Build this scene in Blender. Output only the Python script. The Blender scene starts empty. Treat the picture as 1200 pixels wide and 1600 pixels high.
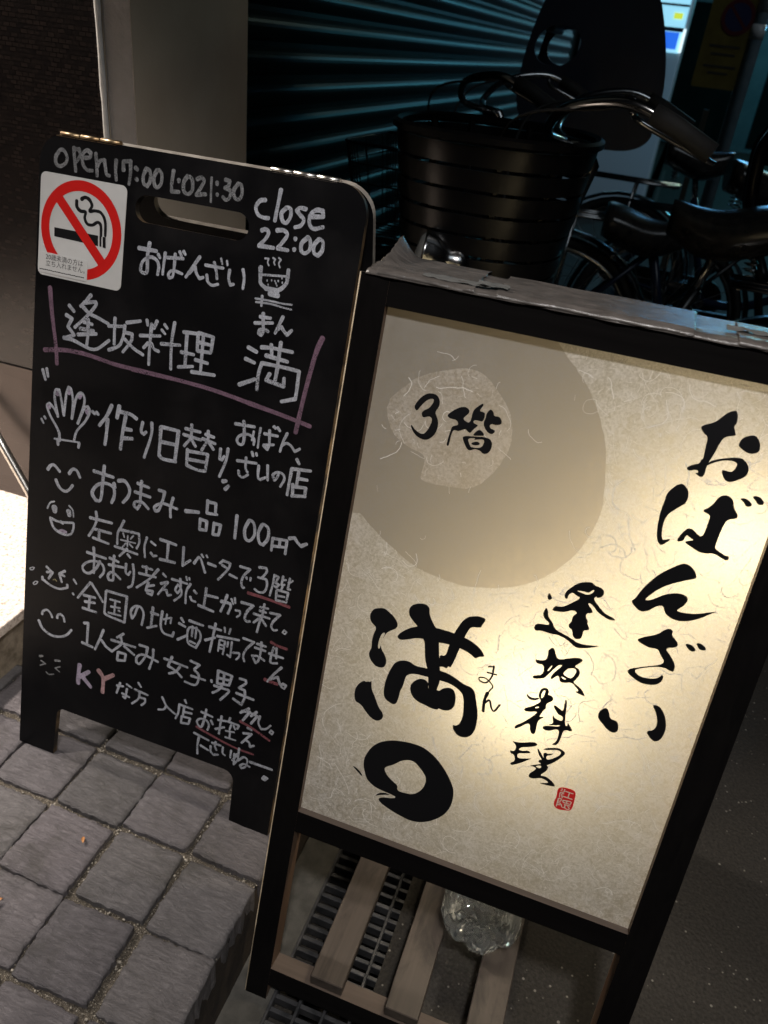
import bpy, bmesh, math, random
from mathutils import Vector, Matrix, noise
from mathutils.geometry import tessellate_polygon
SC = bpy.context.scene
COL = SC.collection
PI = math.pi

# ------------------------------------------------------------------ camera
HC = 1.165                                   # camera height above the road
cam_d = bpy.data.cameras.new('camera')
cam = bpy.data.objects.new('camera', cam_d); COL.objects.link(cam)
RIGHT = Vector((0.93929, 0.32736, 0.10285))
DOWN = Vector((0.25398, -0.46173, -0.84988))
FWD = Vector((-0.23073, 0.8244, -0.51684))
rot = Matrix((RIGHT, -DOWN, -FWD)).transposed()
cam.matrix_world = Matrix.Translation((0, 0, HC)) @ rot.to_4x4()
cam_d.sensor_fit = 'VERTICAL'; cam_d.sensor_height = 36.0; cam_d.sensor_width = 27.0
cam_d.lens = 1227.9 / 1600 * 36.0
cam_d.clip_start = 0.02; cam_d.clip_end = 300
cam_d.dof.use_dof = True; cam_d.dof.focus_distance = 0.95; cam_d.dof.aperture_fstop = 8.0
SC.camera = cam

# ------------------------------------------------------------------ world, lamps, exposure
SC.view_settings.view_transform = 'Standard'; SC.view_settings.look = 'None'
SC.view_settings.exposure = 0.0; SC.view_settings.gamma = 1.0
W = bpy.data.worlds.new('World'); SC.world = W; W.use_nodes = True
nt = W.node_tree; bg = nt.nodes['Background']
sky = nt.nodes.new('ShaderNodeTexSky'); sky.sky_type = 'NISHITA'; sky.sun_disc = False
sky.sun_elevation = math.radians(-4.0); sky.sun_rotation = math.radians(200)
nt.links.new(sky.outputs[0], bg.inputs[0]); bg.inputs[1].default_value = 0.05

def lamp(name, kind, loc, power, color, size=0.1, target=None, **kw):
    d = bpy.data.lights.new(name, kind); d.energy = power; d.color = color
    if kind == 'POINT' or kind == 'SPOT': d.shadow_soft_size = size
    if kind == 'AREA': d.shape = 'DISK'; d.size = size
    if kind == 'SUN': d.angle = size
    for k, v in kw.items(): setattr(d, k, v)
    o = bpy.data.objects.new(name, d); COL.objects.link(o); o.location = loc
    if target is not None:
        o.rotation_euler = (Vector(target) - Vector(loc)).to_track_quat('-Z', 'Y').to_euler()
    return o
lamp('fill_sun', 'SUN', (3.2, -2.6, 5), 0.17, (0.82, 0.92, 1.0), math.radians(25), (0, 1.0, 0))  # weak added sun, ambient fill that brightens the pillar's side face
lamp('front_fill_spot', 'SPOT', (0.25, -0.65, 3.0), 205.0, (1.0, 0.95, 0.92), 0.10, (-0.22, 0.62, 0.35), spot_size=math.radians(47), spot_blend=0.7)  # unseen spot added as front fill for the signs and setts
lamp('entrance_light', 'SPOT', (-1.95, 1.02, 1.85), 120.0, (1.0, 0.91, 0.82), 0.07, (-0.9, 0.72, 0.1), spot_size=math.radians(125), spot_blend=0.6)
lamp('entrance_downlight', 'SPOT', (-1.75, 0.45, 2.3), 330.0, (1.0, 0.90, 0.80), 0.06, (-1.45, 0.6, 0.24), spot_size=math.radians(52), spot_blend=0.8)
lamp('shutter_fill', 'POINT', (1.1, 6.3, 2.3), 13.0, (0.75, 1.0, 0.85), 0.10)  # added lamp without a fixture, puts glints on the shutter slats
lamp('vending_fill', 'POINT', (0.55, 6.2, 1.7), 20.0, (0.16, 0.52, 0.95), 0.25)  # added blue lamp ahead of the vending machine, rims the bicycles
lamp('far_fill', 'POINT', (2.6, 14.0, 2.6), 150.0, (0.12, 0.62, 0.80), 0.15)  # added cyan lamp with no source, tints the far wall and road

random.seed(7)
# ------------------------------------------------------------------ materials
def mat(name, base=(.5, .5, .5), rough=.5, metal=0.0, spec=0.5, emit=None, estr=0.0):
    m = bpy.data.materials.new(name); m.use_nodes = True
    b = m.node_tree.nodes['Principled BSDF']
    b.inputs['Base Color'].default_value = (*base, 1); b.inputs['Roughness'].default_value = rough
    b.inputs['Metallic'].default_value = metal; b.inputs['Specular IOR Level'].default_value = spec
    if emit: b.inputs['Emission Color'].default_value = (*emit, 1); b.inputs['Emission Strength'].default_value = estr
    return m
def N_(m, t, **kw):
    n = m.node_tree.nodes.new(t)
    for k, v in kw.items(): setattr(n, k, v)
    return n
def L_(m, a, b): m.node_tree.links.new(a, b)
def bsdf(m): return m.node_tree.nodes['Principled BSDF']
def coords(m, scale=(1, 1, 1), rotz=0.0):
    tc = N_(m, 'ShaderNodeTexCoord'); mp = N_(m, 'ShaderNodeMapping')
    mp.inputs['Scale'].default_value = scale; mp.inputs['Rotation'].default_value = (0, 0, rotz)
    L_(m, tc.outputs['Object'], mp.inputs['Vector']); return mp.outputs['Vector']
def noise_n(m, vec, scale, detail=4, rough=.55, dist=0.0):
    n = N_(m, 'ShaderNodeTexNoise'); n.inputs['Scale'].default_value = scale
    n.inputs['Detail'].default_value = detail; n.inputs['Roughness'].default_value = rough
    n.inputs['Distortion'].default_value = dist
    L_(m, vec, n.inputs['Vector']); return n.outputs['Fac']
def ramp(m, fac, stops):
    r = N_(m, 'ShaderNodeValToRGB'); cr = r.color_ramp
    while len(cr.elements) > 1: cr.elements.remove(cr.elements[-1])
    cr.elements[0].position = stops[0][0]; cr.elements[0].color = (*stops[0][1], 1)
    for p, c in stops[1:]:
        e = cr.elements.new(p); e.color = (*c, 1)
    L_(m, fac, r.inputs['Fac']); return r.outputs['Color']
def g(v): return (v, v, v)
def bump(m, h, strength=.3, dist=.002, normal=None):
    b = N_(m, 'ShaderNodeBump'); b.inputs['Strength'].default_value = strength; b.inputs['Distance'].default_value = dist
    L_(m, h, b.inputs['Height'])
    if normal is not None: L_(m, normal, b.inputs['Normal'])
    return b.outputs['Normal']
def mixc(m, fac, a, b, mode='MIX'):
    n = N_(m, 'ShaderNodeMix', data_type='RGBA', blend_type=mode)
    for sock, v in ((n.inputs[6], a), (n.inputs[7], b)):
        if isinstance(v, tuple): sock.default_value = (*v, 1)
        else: L_(m, v, sock)
    if isinstance(fac, float): n.inputs[0].default_value = fac
    else: L_(m, fac, n.inputs[0])
    return n.outputs[2]
def noisy(name, c1, c2, scale=20, rough=.5, bscale=None, bstr=.2, bdist=.002, sc3=(1, 1, 1), detail=5, metal=0.0, spec=.5, lo=.35, hi=.65):
    m = mat(name, c1, rough, metal, spec); v = coords(m, sc3)
    f = noise_n(m, v, scale, detail)
    L_(m, ramp(m, f, [(lo, c1), (hi, c2)]), bsdf(m).inputs['Base Color'])
    if bscale: L_(m, bump(m, noise_n(m, v, bscale, 6, .6), bstr, bdist), bsdf(m).inputs['Normal'])
    return m
def wood(name, c1, c2, axis, rough=.5, scale=1.0):
    s = [90 * scale] * 3; s[axis] = 4 * scale
    m = mat(name, c1, rough, 0, .4); v = coords(m, tuple(s))
    f = noise_n(m, v, 1.0, 5, .6, .6)
    f2 = noise_n(m, coords(m, (6, 6, 6)), 1.0, 3)
    c = mixc(m, f2, ramp(m, f, [(.3, c1), (.7, c2)]), c1)
    L_(m, c, bsdf(m).inputs['Base Color'])
    L_(m, bump(m, f, .25, .0006), bsdf(m).inputs['Normal'])
    return m

M = {}
# chalkboard
m = M['board'] = mat('blackboard_paint', (.004, .004, .005), .42, 0, .12)
v = coords(m); f = noise_n(m, v, 7, 5, .6, .4); f2 = noise_n(m, coords(m, (60, 60, 8)), 4, 4)
L_(m, mixc(m, f2, ramp(m, f, [(.42, (.003, .003, .0035)), (.72, (.013, .012, .0125))]), (.004, .004, .0048)), bsdf(m).inputs['Base Color'])
L_(m, ramp(m, f, [(.3, g(.36)), (.7, g(.55))]), bsdf(m).inputs['Roughness'])
L_(m, bump(m, noise_n(m, v, 900, 2), .06, .0004), bsdf(m).inputs['Normal'])
M['board_edge'] = noisy('board_edge_wood', (.014, .010, .007), (.20, .13, .065), 26, .55, 90, .3, .001, lo=.45, hi=.68)
M['board_edge_pale'] = noisy('board_edge_pale', (.20, .175, .15), (.33, .30, .26), 50, .5, 90, .3, .001)
def marker(name, c, dim=.55):
    mm = mat(name, c, .55, 0, .3); vv = coords(mm)
    ff = noise_n(mm, vv, 70, 6, .72, .6); fc = noise_n(mm, coords(mm, (500, 90, 500)), 1.3, 4, .65); fs = noise_n(mm, vv, 420, 3, .7)
    c1 = ramp(mm, ff, [(.36, tuple(x * dim for x in c)), (.60, c)])
    c2 = mixc(mm, ramp(mm, fc, [(.40, g(0)), (.58, g(.55))]), c1, tuple(x * dim * .6 for x in c))
    c3 = mixc(mm, ramp(mm, fs, [(.56, g(0)), (.66, g(.5))]), c2, tuple(x * .28 for x in c))
    L_(mm, c3, bsdf(mm).inputs['Base Color'])
    fa = noise_n(mm, coords(mm, (700, 120, 700)), 1.0, 4, .7); fb_ = noise_n(mm, vv, 46, 3)
    ad = N_(mm, 'ShaderNodeMath', operation='MULTIPLY_ADD'); ad.inputs[1].default_value = .6; L_(mm, fb_, ad.inputs[0]); L_(mm, fa, ad.inputs[2])
    L_(mm, ramp(mm, ad.outputs[0], [(.60, g(.30)), (.74, g(1))]), bsdf(mm).inputs['Alpha'])
    return mm
M['w'] = marker('white_marker', (.49, .51, .57), .62)
M['d'] = marker('faded_white_marker', (.26, .265, .275), .4)
M['p'] = marker('purple_marker', (.21, .125, .18), .6)
M['r'] = marker('red_marker', (.27, .09, .105), .6)
M['l'] = marker('lilac_marker', (.42, .36, .47), .55)
M['k'] = marker('pink_marker', (.47, .29, .30), .55)
M['y'] = marker('yellow_marker', (.33, .29, .16), .6)
M['brass'] = noisy('brass', (.22, .14, .07), (.36, .27, .16), 60, .42, 120, .1, .0005, metal=1.0)
M['steel'] = noisy('nickel_steel', (.6, .57, .52), (.75, .72, .67), 60, .28, 120, .1, .0005, metal=1.0)
M['sticker'] = noisy('sticker_white', (.50, .50, .49), (.58, .58, .57), 12, .3, 40, .05, .001)
M['red'] = mat('sticker_red', (.56, .012, .010), .35)
M['ink'] = mat('black_ink', (.006, .006, .007), .45, 0, .3)
M['sealred'] = mat('seal_red', (.72, .02, .02), .5)
M['cream'] = mat('seal_cream', (.75, .62, .48), .5)
# lit sign
def black_wood(name, axis):
    mm = wood(name, (.004, .0036, .0036), (.008, .0072, .007), axis, .42)
    bsdf(mm).inputs['Specular IOR Level'].default_value = .06
    return mm
M['bw_x'] = black_wood('black_painted_wood_rail', 0); M['bw_z'] = black_wood('black_painted_wood_stile', 2)
M['br_x'] = wood('brown_wood_rail', (.095, .072, .058), (.175, .135, .108), 0)
M['br_z'] = wood('brown_wood_stile', (.11, .065, .04), (.2, .125, .08), 2)
m = M['slat'] = wood('shelf_slat_wood', (.045, .035, .028), (.105, .083, .066), 1, .5)
_c = bsdf(m).inputs['Base Color'].links[0].from_socket; _n = noise_n(m, coords(m, (26, 9, 26)), 1.0, 5, .65, .8)
L_(m, mixc(m, ramp(m, _n, [(.48, g(0)), (.68, g(.75))]), _c, (.018, .014, .012)), bsdf(m).inputs['Base Color'])
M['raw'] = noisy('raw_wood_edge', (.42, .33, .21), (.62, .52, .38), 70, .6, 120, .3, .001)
def paper(name, diff, trans, mixf, mott):
    mm = bpy.data.materials.new(name); mm.use_nodes = True; t = mm.node_tree
    t.nodes.remove(t.nodes['Principled BSDF']); out = t.nodes['Material Output']
    vv = coords(mm)
    f1 = noise_n(mm, vv, 150, 6, .72, 1.6); f2 = noise_n(mm, vv, 24, 4, .6, .8); f3 = noise_n(mm, vv, 380, 3, .7, .6)
    a = N_(mm, 'ShaderNodeMath', operation='MULTIPLY_ADD'); a.inputs[1].default_value = .52; L_(mm, f1, a.inputs[0])
    b2 = N_(mm, 'ShaderNodeMath', operation='MULTIPLY_ADD'); b2.inputs[1].default_value = .16; L_(mm, f2, b2.inputs[0])
    b3 = N_(mm, 'ShaderNodeMath', operation='MULTIPLY'); b3.inputs[1].default_value = .32; L_(mm, f3, b3.inputs[0])
    L_(mm, b3.outputs[0], b2.inputs[2]); L_(mm, b2.outputs[0], a.inputs[2])
    dc = ramp(mm, a.outputs[0], [(.42, tuple(x * (1 - mott) for x in diff)), (.58, tuple(min(.9, x * (1 + mott)) for x in diff))])
    tcx = ramp(mm, a.outputs[0], [(.40, tuple(min(.95, x * 1.10) for x in trans)), (.60, tuple(x * .80 for x in trans))])
    d = N_(mm, 'ShaderNodeBsdfDiffuse'); tr = N_(mm, 'ShaderNodeBsdfTranslucent'); mx = N_(mm, 'ShaderNodeMixShader')
    L_(mm, dc, d.inputs['Color']); L_(mm, tcx, tr.inputs['Color']); mx.inputs[0].default_value = mixf
    gl = N_(mm, 'ShaderNodeBsdfGlossy'); gl.inputs['Roughness'].default_value = .35; gl.inputs['Color'].default_value = (.5, .5, .5, 1)
    fr = N_(mm, 'ShaderNodeFresnel'); fr.inputs['IOR'].default_value = 1.25
    m2 = N_(mm, 'ShaderNodeMixShader')
    L_(mm, d.outputs[0], mx.inputs[1]); L_(mm, tr.outputs[0], mx.inputs[2])
    L_(mm, fr.outputs[0], m2.inputs[0]); L_(mm, mx.outputs[0], m2.inputs[1]); L_(mm, gl.outputs[0], m2.inputs[2])
    L_(mm, m2.outputs[0], out.inputs['Surface'])
    return mm
M['paper'] = paper('washi_paper', (.46, .45, .435), (.86, .80, .63), .42, .58)
M['paper_disc'] = paper('washi_paper_tan_moon', (.30, .29, .272), (.68, .60, .44), .42, .20)
M['paper_patch'] = paper('washi_paper_torn_patch', (.43, .41, .38), (.80, .70, .52), .42, .45)
M['fibre'] = mat('paper_fibre', (.86, .83, .76), .7)
# plastic tape over the ridge
m = M['tape'] = mat('grey_packing_tape', (.15, .14, .13), .24, 0, .6)
v = coords(m, (1, 3, 1)); f = noise_n(m, v, 38, 6, .65, .5)
L_(m, ramp(m, f, [(.35, (.062, .055, .05)), (.66, (.118, .105, .096))]), bsdf(m).inputs['Base Color'])
L_(m, bump(m, noise_n(m, coords(m, (5, 70, 5)), 7, 6, .7, .6), .25, .002, bump(m, noise_n(m, coords(m), 480, 3, .7), .12, .001)), bsdf(m).inputs['Normal'])
M['plastic_scrap'] = mat('clear_plastic_scrap', (.12, .12, .115), .10, 0, .8)
# setting
def slate(name, base, seed):
    mm = mat(name, base, .62, 0, .35); vv = coords(mm, (1, 1, 1), seed)
    big = noise_n(mm, vv, 14, 4, .6, .6); fine = noise_n(mm, coords(mm, (1, 3.4, 1), .45 + seed * .13), 44, 8, .76, 1.4)
    c = mixc(mm, .5, ramp(mm, big, [(.3, tuple(x * .78 for x in base)), (.7, tuple(x * 1.2 for x in base))]),
             ramp(mm, fine, [(.36, tuple(x * .58 for x in base)), (.66, tuple(x * 1.42 for x in base))]))
    sp = noise_n(mm, vv, 520, 2, .5)
    c = mixc(mm, ramp(mm, sp, [(.70, g(0)), (.78, g(.55))]), c, (.42, .39, .35))
    oi = N_(mm, 'ShaderNodeObjectInfo')
    c = mixc(mm, 1.0, c, ramp(mm, oi.outputs['Random'], [(0, (.74, .73, .74)), (.5, (.95, .94, .95)), (1, (1.14, 1.10, 1.10))]), 'MULTIPLY')
    st_ = noise_n(mm, coords(mm), 7.5, 5, .62, 1.0)
    c = mixc(mm, ramp(mm, st_, [(.52, g(0)), (.66, g(.55))]), c, (.062, .058, .052))
    L_(mm, c, bsdf(mm).inputs['Base Color'])
    n1 = bump(mm, fine, .95, .006); L_(mm, bump(mm, big, .7, .006, n1), bsdf(mm).inputs['Normal'])
    return mm
M['slates'] = [slate('slate_grey', (.150, .140, .146), .0), slate('slate_purple_grey', (.150, .138, .146), 1.3), slate('slate_green_grey', (.136, .130, .131), 2.1), slate('slate_dark', (.114, .108, .111), 3.2)]
m = M['mortar'] = mat('gravelly_mortar', (.2, .17, .13), .8)
v = coords(m); f = noise_n(m, v, 260, 6, .75); vo = N_(m, 'ShaderNodeTexVoronoi'); vo.inputs['Scale'].default_value = 420; L_(m, v, vo.inputs['Vector'])
c = mixc(m, ramp(m, noise_n(m, v, 520, 2), [(.6, g(0)), (.68, g(1))]), ramp(m, f, [(.3, (.035, .029, .022)), (.7, (.155, .128, .095))]), (.38, .34, .27))
L_(m, c, bsdf(m).inputs['Base Color']); L_(m, bump(m, vo.outputs['Distance'], .9, .003, bump(m, f, .8, .004)), bsdf(m).inputs['Normal'])
M['pebble'] = noisy('joint_pebble', (.09, .078, .06), (.40, .36, .30), 130, .6)
M['concrete'] = noisy('shaded_gutter_concrete', (.042, .040, .034), (.085, .080, .070), 30, .8, 260, .5, .002)  # colour darkened to carry the shade around the sign base
M['kerb'] = noisy('shaded_kerb_concrete', (.018, .012, .008), (.045, .032, .021), 26, .8, 160, .6, .003)  # kerb face colour darkened to stand in for its shade
m = M['asphalt'] = mat('asphalt', (.04, .037, .033), .75, 0, .3)
v = coords(m); f = noise_n(m, v, 190, 6, .7); vo = N_(m, 'ShaderNodeTexVoronoi'); vo.inputs['Scale'].default_value = 170; L_(m, v, vo.inputs['Vector'])
spk = N_(m, 'ShaderNodeTexVoronoi'); spk.inputs['Scale'].default_value = 62; L_(m, v, spk.inputs['Vector'])
spn = noise_n(m, v, 11, 3)
sm = N_(m, 'ShaderNodeMath', operation='MULTIPLY_ADD'); sm.inputs[1].default_value = .25; L_(m, spn, sm.inputs[0]); L_(m, spk.outputs['Distance'], sm.inputs[2])
c = mixc(m, ramp(m, sm.outputs[0], [(.19, g(.9)), (.245, g(0))]), ramp(m, f, [(.3, (.014, .0125, .0105)), (.7, (.042, .037, .031))]), (.20, .185, .16))
L_(m, c, bsdf(m).inputs['Base Color']); L_(m, bump(m, vo.outputs['Distance'], .35, .003, bump(m, f, .35, .002)), bsdf(m).inputs['Normal'])
m = M['granite'] = mat('pink_granite', (.6, .52, .45), .55)
v = coords(m); f = noise_n(m, v, 150, 5, .75)
L_(m, ramp(m, f, [(.36, (.26, .19, .15)), (.47, (.62, .53, .46)), (.66, (.78, .70, .63))]), bsdf(m).inputs['Base Color'])
L_(m, bump(m, f, .4, .002), bsdf(m).inputs['Normal'])
M['granite_side'] = noisy('granite_side', (.15, .12, .085), (.30, .25, .19), 60, .7, 190, .5, .003)
m = M['tile'] = mat('black_mosaic_tile', (.012, .010, .010), .22, 0, .5)
br = N_(m, 'ShaderNodeTexBrick'); br.offset = 0.5
tc = N_(m, 'ShaderNodeTexCoord'); sx = N_(m, 'ShaderNodeSeparateXYZ'); cx = N_(m, 'ShaderNodeCombineXYZ')
L_(m, tc.outputs['Object'], sx.inputs[0]); L_(m, sx.outputs[0], cx.inputs[0]); L_(m, sx.outputs[2], cx.inputs[1]); L_(m, cx.outputs[0], br.inputs['Vector'])
br.inputs['Scale'].default_value = 1.0; br.inputs['Brick Width'].default_value = .0125; br.inputs['Row Height'].default_value = .0066
br.inputs['Mortar Size'].default_value = .0008; br.inputs['Color1'].default_value = (.012, .010, .010, 1); br.inputs['Color2'].default_value = (.024, .018, .016, 1); br.inputs['Mortar'].default_value = (.006, .005, .005, 1)
L_(m, br.outputs['Color'], bsdf(m).inputs['Base Color'])
tb = N_(m, 'ShaderNodeTexNoise'); tb.inputs['Scale'].default_value = 46; L_(m, cx.outputs[0], tb.inputs['Vector'])
L_(m, bump(m, br.outputs['Fac'], -.6, .001, bump(m, tb.outputs['Fac'], .2, .001)), bsdf(m).inputs['Normal'])
m = M['brushed'] = mat('brushed_steel_plate', (.23, .20, .19), .34, 1.0)
f = noise_n(m, coords(m, (5, 5, 500)), 1.5, 5, .7); f2 = noise_n(m, coords(m), 5, 3)
L_(m, ramp(m, f, [(.3, g(.24)), (.7, g(.42))]), bsdf(m).inputs['Roughness'])
L_(m, mixc(m, f2, (.055, .048, .046), (.13, .115, .11)), bsdf(m).inputs['Base Color'])
L_(m, bump(m, f, .12, .0006), bsdf(m).inputs['Normal'])
M['plaster'] = noisy('painted_plaster', (.22, .205, .19), (.30, .28, .26), 9, .75, 130, .55, .004)
M['plaster_side'] = noisy('plaster_side_lifted', (.62, .50, .37), (.70, .58, .44), 7, .8, 150, .25, .002)  # side face colour lifted in place of light that misses it
M['bead'] = noisy('white_corner_bead', (.62, .60, .56), (.8, .78, .74), 30, .5, 70, .5, .003)
M['shutter'] = noisy('dark_green_shutter_paint', (.0018, .0050, .0042), (.0035, .008, .0068), 5, .34, 60, .03, .001, spec=.04)
M['grate'] = noisy('drain_cast_metal', (.06, .062, .066), (.13, .13, .135), 40, .42, 160, .4, .001, metal=.7)
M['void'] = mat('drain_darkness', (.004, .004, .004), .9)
M['chrome'] = noisy('chrome', (.34, .35, .36), (.46, .46, .46), 30, .20, metal=1.0)
M['blackplastic'] = noisy('black_plastic', (.003, .003, .0035), (.006, .0055, .0055), 20, .30, 200, .08, .0008, spec=.27)
M['rubber'] = noisy('tyre_rubber', (.012, .012, .012), (.02, .02, .02), 30, .75)
M['frame_navy'] = mat('navy_bike_paint', (.012, .02, .05), .25)
M['frame_black'] = mat('black_bike_paint', (.01, .01, .012), .25)
M['saddle'] = noisy('black_saddle_vinyl', (.022, .021, .02), (.042, .038, .034), 40, .24, 220, .12, .001, spec=.8)
M['navyshell'] = noisy('navy_child_seat_plastic', (.008, .014, .03), (.012, .02, .04), 10, .45)
M['spoke'] = mat('spoke_steel', (.5, .5, .52), .3, 1.0)
M['lens'] = mat('headlight_lens', (.16, .165, .16), .15, 0, .8)
m = M['pet'] = mat('clear_bottle_plastic', (.95, .98, .97), .015, 0, .6)
bsdf(m).inputs['Transmission Weight'].default_value = .95; bsdf(m).inputs['IOR'].default_value = 1.33
L_(m, bump(m, noise_n(m, coords(m), 26, 1, .5, .8), .12, .005), bsdf(m).inputs['Normal'])
M['cap'] = mat('white_bottle_cap', (.7, .72, .72), .4)
M['leaf'] = noisy('dry_leaf', (.30, .12, .035), (.48, .24, .09), 120, .6)
M['vbody'] = mat('vending_white_steel', (.55, .58, .6), .35)
M['vlit'] = mat('lit_display', (.6, .8, .9), .3, 0, .5, (.30, .68, .86), .95)
M['vblue'] = mat('lit_blue_panel', (.05, .15, .6), .3, 0, .5, (.02, .14, .75), 1.0)
M['vwhite'] = mat('lit_white_strip', (.8, .9, .9), .3, 0, .5, (.75, .95, 1.0), 1.2)
M['vyel'] = mat('lit_yellow_label', (.7, .7, .1), .3, 0, .5, (.55, .66, .05), 1.0)
M['vdark'] = mat('display_dark_trim', (.01, .015, .03), .3)
M['nsyellow'] = noisy('yellow_sign_board', (.13, .105, .02), (.19, .155, .032), 10, .5)
M['nsred'] = mat('sign_red', (.11, .015, .025), .45); M['nsblue'] = mat('sign_blue', (.02, .03, .11), .45)
M['nsdark'] = mat('sign_print', (.05, .05, .04), .5)
M['pole'] = noisy('painted_steel_pole', (.2, .3, .36), (.3, .4, .46), 20, .35, spec=.6)
M['reflect'] = mat('white_reflective_tape', (.75, .8, .82), .3)
M['farwall'] = noisy('teal_wall', (.05, .085, .095), (.08, .12, .13), 3, .5, 40, .2, .004)

# ------------------------------------------------------------------ mesh helpers
class MB:
    def __init__(s): s.v = []; s.f = []; s.m = []; s.sm = []
    def add(s, verts, faces, mi=0, smooth=False):
        b = len(s.v); s.v += [Vector(q) for q in verts]
        for f in faces: s.f.append([b + i for i in f]); s.m.append(mi); s.sm.append(smooth)
        return b
    def box(s, c, size, mi=0, ax=None):
        c = Vector(c); ax = ax or (Vector((1, 0, 0)), Vector((0, 1, 0)), Vector((0, 0, 1)))
        hx, hy, hz = [ax[i] * (size[i] / 2) for i in range(3)]
        vs = [c + sx * hx + sy * hy + sz * hz for sz in (-1, 1) for sy in (-1, 1) for sx in (-1, 1)]
        fs = [(0, 2, 3, 1), (4, 5, 7, 6), (0, 1, 5, 4), (2, 6, 7, 3), (0, 4, 6, 2), (1, 3, 7, 5)]   # -z +z -y +y -x +x
        mis = mi if isinstance(mi, (list, tuple)) else [mi] * 6
        for f, k in zip(fs, mis): pass
        b = len(s.v); s.v += vs
        for f, k in zip(fs, mis): s.f.append([b + i for i in f]); s.m.append(k); s.sm.append(False)
    def tube(s, path, r, seg=8, mi=0, closed=False, cap=True):
        P = [Vector(p) for p in path]; n = len(P); rs = r if isinstance(r, (list, tuple)) else [r] * n
        b = len(s.v); up = None
        for i in range(n):
            if closed: t = P[(i + 1) % n] - P[i - 1]
            else: t = P[min(i + 1, n - 1)] - P[max(i - 1, 0)]
            t.normalize()
            if up is None:
                a = Vector((0, 0, 1)) if abs(t.z) < .9 else Vector((1, 0, 0)); up = (a - t * a.dot(t)).normalized()
            else:
                up = up - t * up.dot(t)
                up = up.normalized() if up.length > 1e-6 else t.orthogonal().normalized()
            w = t.cross(up)
            for k in range(seg):
                a = 2 * PI * k / seg; s.v.append(P[i] + (up * math.cos(a) + w * math.sin(a)) * rs[i])
        m_ = n if closed else n - 1
        for i in range(m_):
            for k in range(seg):
                j = (i + 1) % n
                s.f.append([b + i * seg + k, b + i * seg + (k + 1) % seg, b + j * seg + (k + 1) % seg, b + j * seg + k]); s.m.append(mi); s.sm.append(True)
        if cap and not closed:
            s.f.append([b + k for k in range(seg)][::-1]); s.m.append(mi); s.sm.append(False)
            s.f.append([b + (n - 1) * seg + k for k in range(seg)]); s.m.append(mi); s.sm.append(False)
    def lathe(s, prof, mp, seg=24, mi=0, smooth=True, wob=None):
        b = len(s.v); n = len(prof)
        for i, (r, z) in enumerate(prof):
            for k in range(seg):
                a = 2 * PI * k / seg; rr = r * (wob(a, i) if wob else 1)
                s.v.append(mp(rr * math.cos(a), rr * math.sin(a), z))
        for i in range(n - 1):
            for k in range(seg):
                s.f.append([b + i * seg + k, b + i * seg + (k + 1) % seg, b + (i + 1) * seg + (k + 1) % seg, b + (i + 1) * seg + k]); s.m.append(mi); s.sm.append(smooth)
    def prism(s, loops, mp, h0, h1, mi=(0, 0, 0)):
        """loops: outer + holes of 2-D points; mp(x, y, h) -> world; mi = (front, back, side)"""
        flat = [p for lp in loops for p in lp]; n = len(flat)
        tris = tessellate_polygon([[Vector((p[0], p[1], 0)) for p in lp] for lp in loops])
        b = len(s.v)
        s.v += [Vector(mp(p[0], p[1], h0)) for p in flat] + [Vector(mp(p[0], p[1], h1)) for p in flat]
        for t in tris:
            s.f.append([b + i for i in t]); s.m.append(mi[0]); s.sm.append(False)
            s.f.append([b + n + i for i in t][::-1]); s.m.append(mi[1]); s.sm.append(False)
        o = 0
        for lp in loops:
            k = len(lp)
            for i in range(k):
                j = (i + 1) % k
                s.f.append([b + o + i, b + o + j, b + n + o + j, b + n + o + i]); s.m.append(mi[2]); s.sm.append(False)
            o += k
    def sheet(s, loops, mp, h, mi=0):
        flat = [p for lp in loops for p in lp]
        tris = tessellate_polygon([[Vector((p[0], p[1], 0)) for p in lp] for lp in loops])
        s.add([mp(p[0], p[1], h) for p in flat], tris, mi)
    def build(s, name, mats, parent=None, origin=(0, 0, 0), fix=True, bevel=0.0, seg=2):
        me = bpy.data.meshes.new(name); o = Vector(origin)
        me.from_pydata([v - o for v in s.v], [], s.f)
        for mm in (mats if isinstance(mats, (list, tuple)) else [mats]): me.materials.append(mm)
        for p, k, q in zip(me.polygons, s.m, s.sm): p.material_index = k; p.use_smooth = q
        if fix:
            bm = bmesh.new(); bm.from_mesh(me); bmesh.ops.recalc_face_normals(bm, faces=bm.faces); bm.to_mesh(me); bm.free()
        me.update()
        ob = bpy.data.objects.new(name, me); COL.objects.link(ob)
        if parent: ob.parent = parent
        if bevel:
            bv = ob.modifiers.new('bevel', 'BEVEL'); bv.width = bevel; bv.segments = seg; bv.limit_method = 'ANGLE'; bv.angle_limit = math.radians(40)
        return ob
def tag(o, label=None, cat=None, group=None, kind=None):
    if label: o['label'] = label
    if cat: o['category'] = cat
    if group: o['group'] = group
    if kind: o['kind'] = kind
    return o
def thing(name, loc, label, cat, group=None, rz=0.0):
    o = bpy.data.objects.new(name, None); COL.objects.link(o); o.location = loc; o.rotation_euler = (0, 0, rz)
    o.empty_display_size = .05
    return tag(o, label, cat, group)
def copy_tree(o, parent=None):
    c = o.copy(); COL.objects.link(c)
    if parent: c.parent = parent
    for ch in list(o.children): copy_tree(ch, c)
    return c
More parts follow.
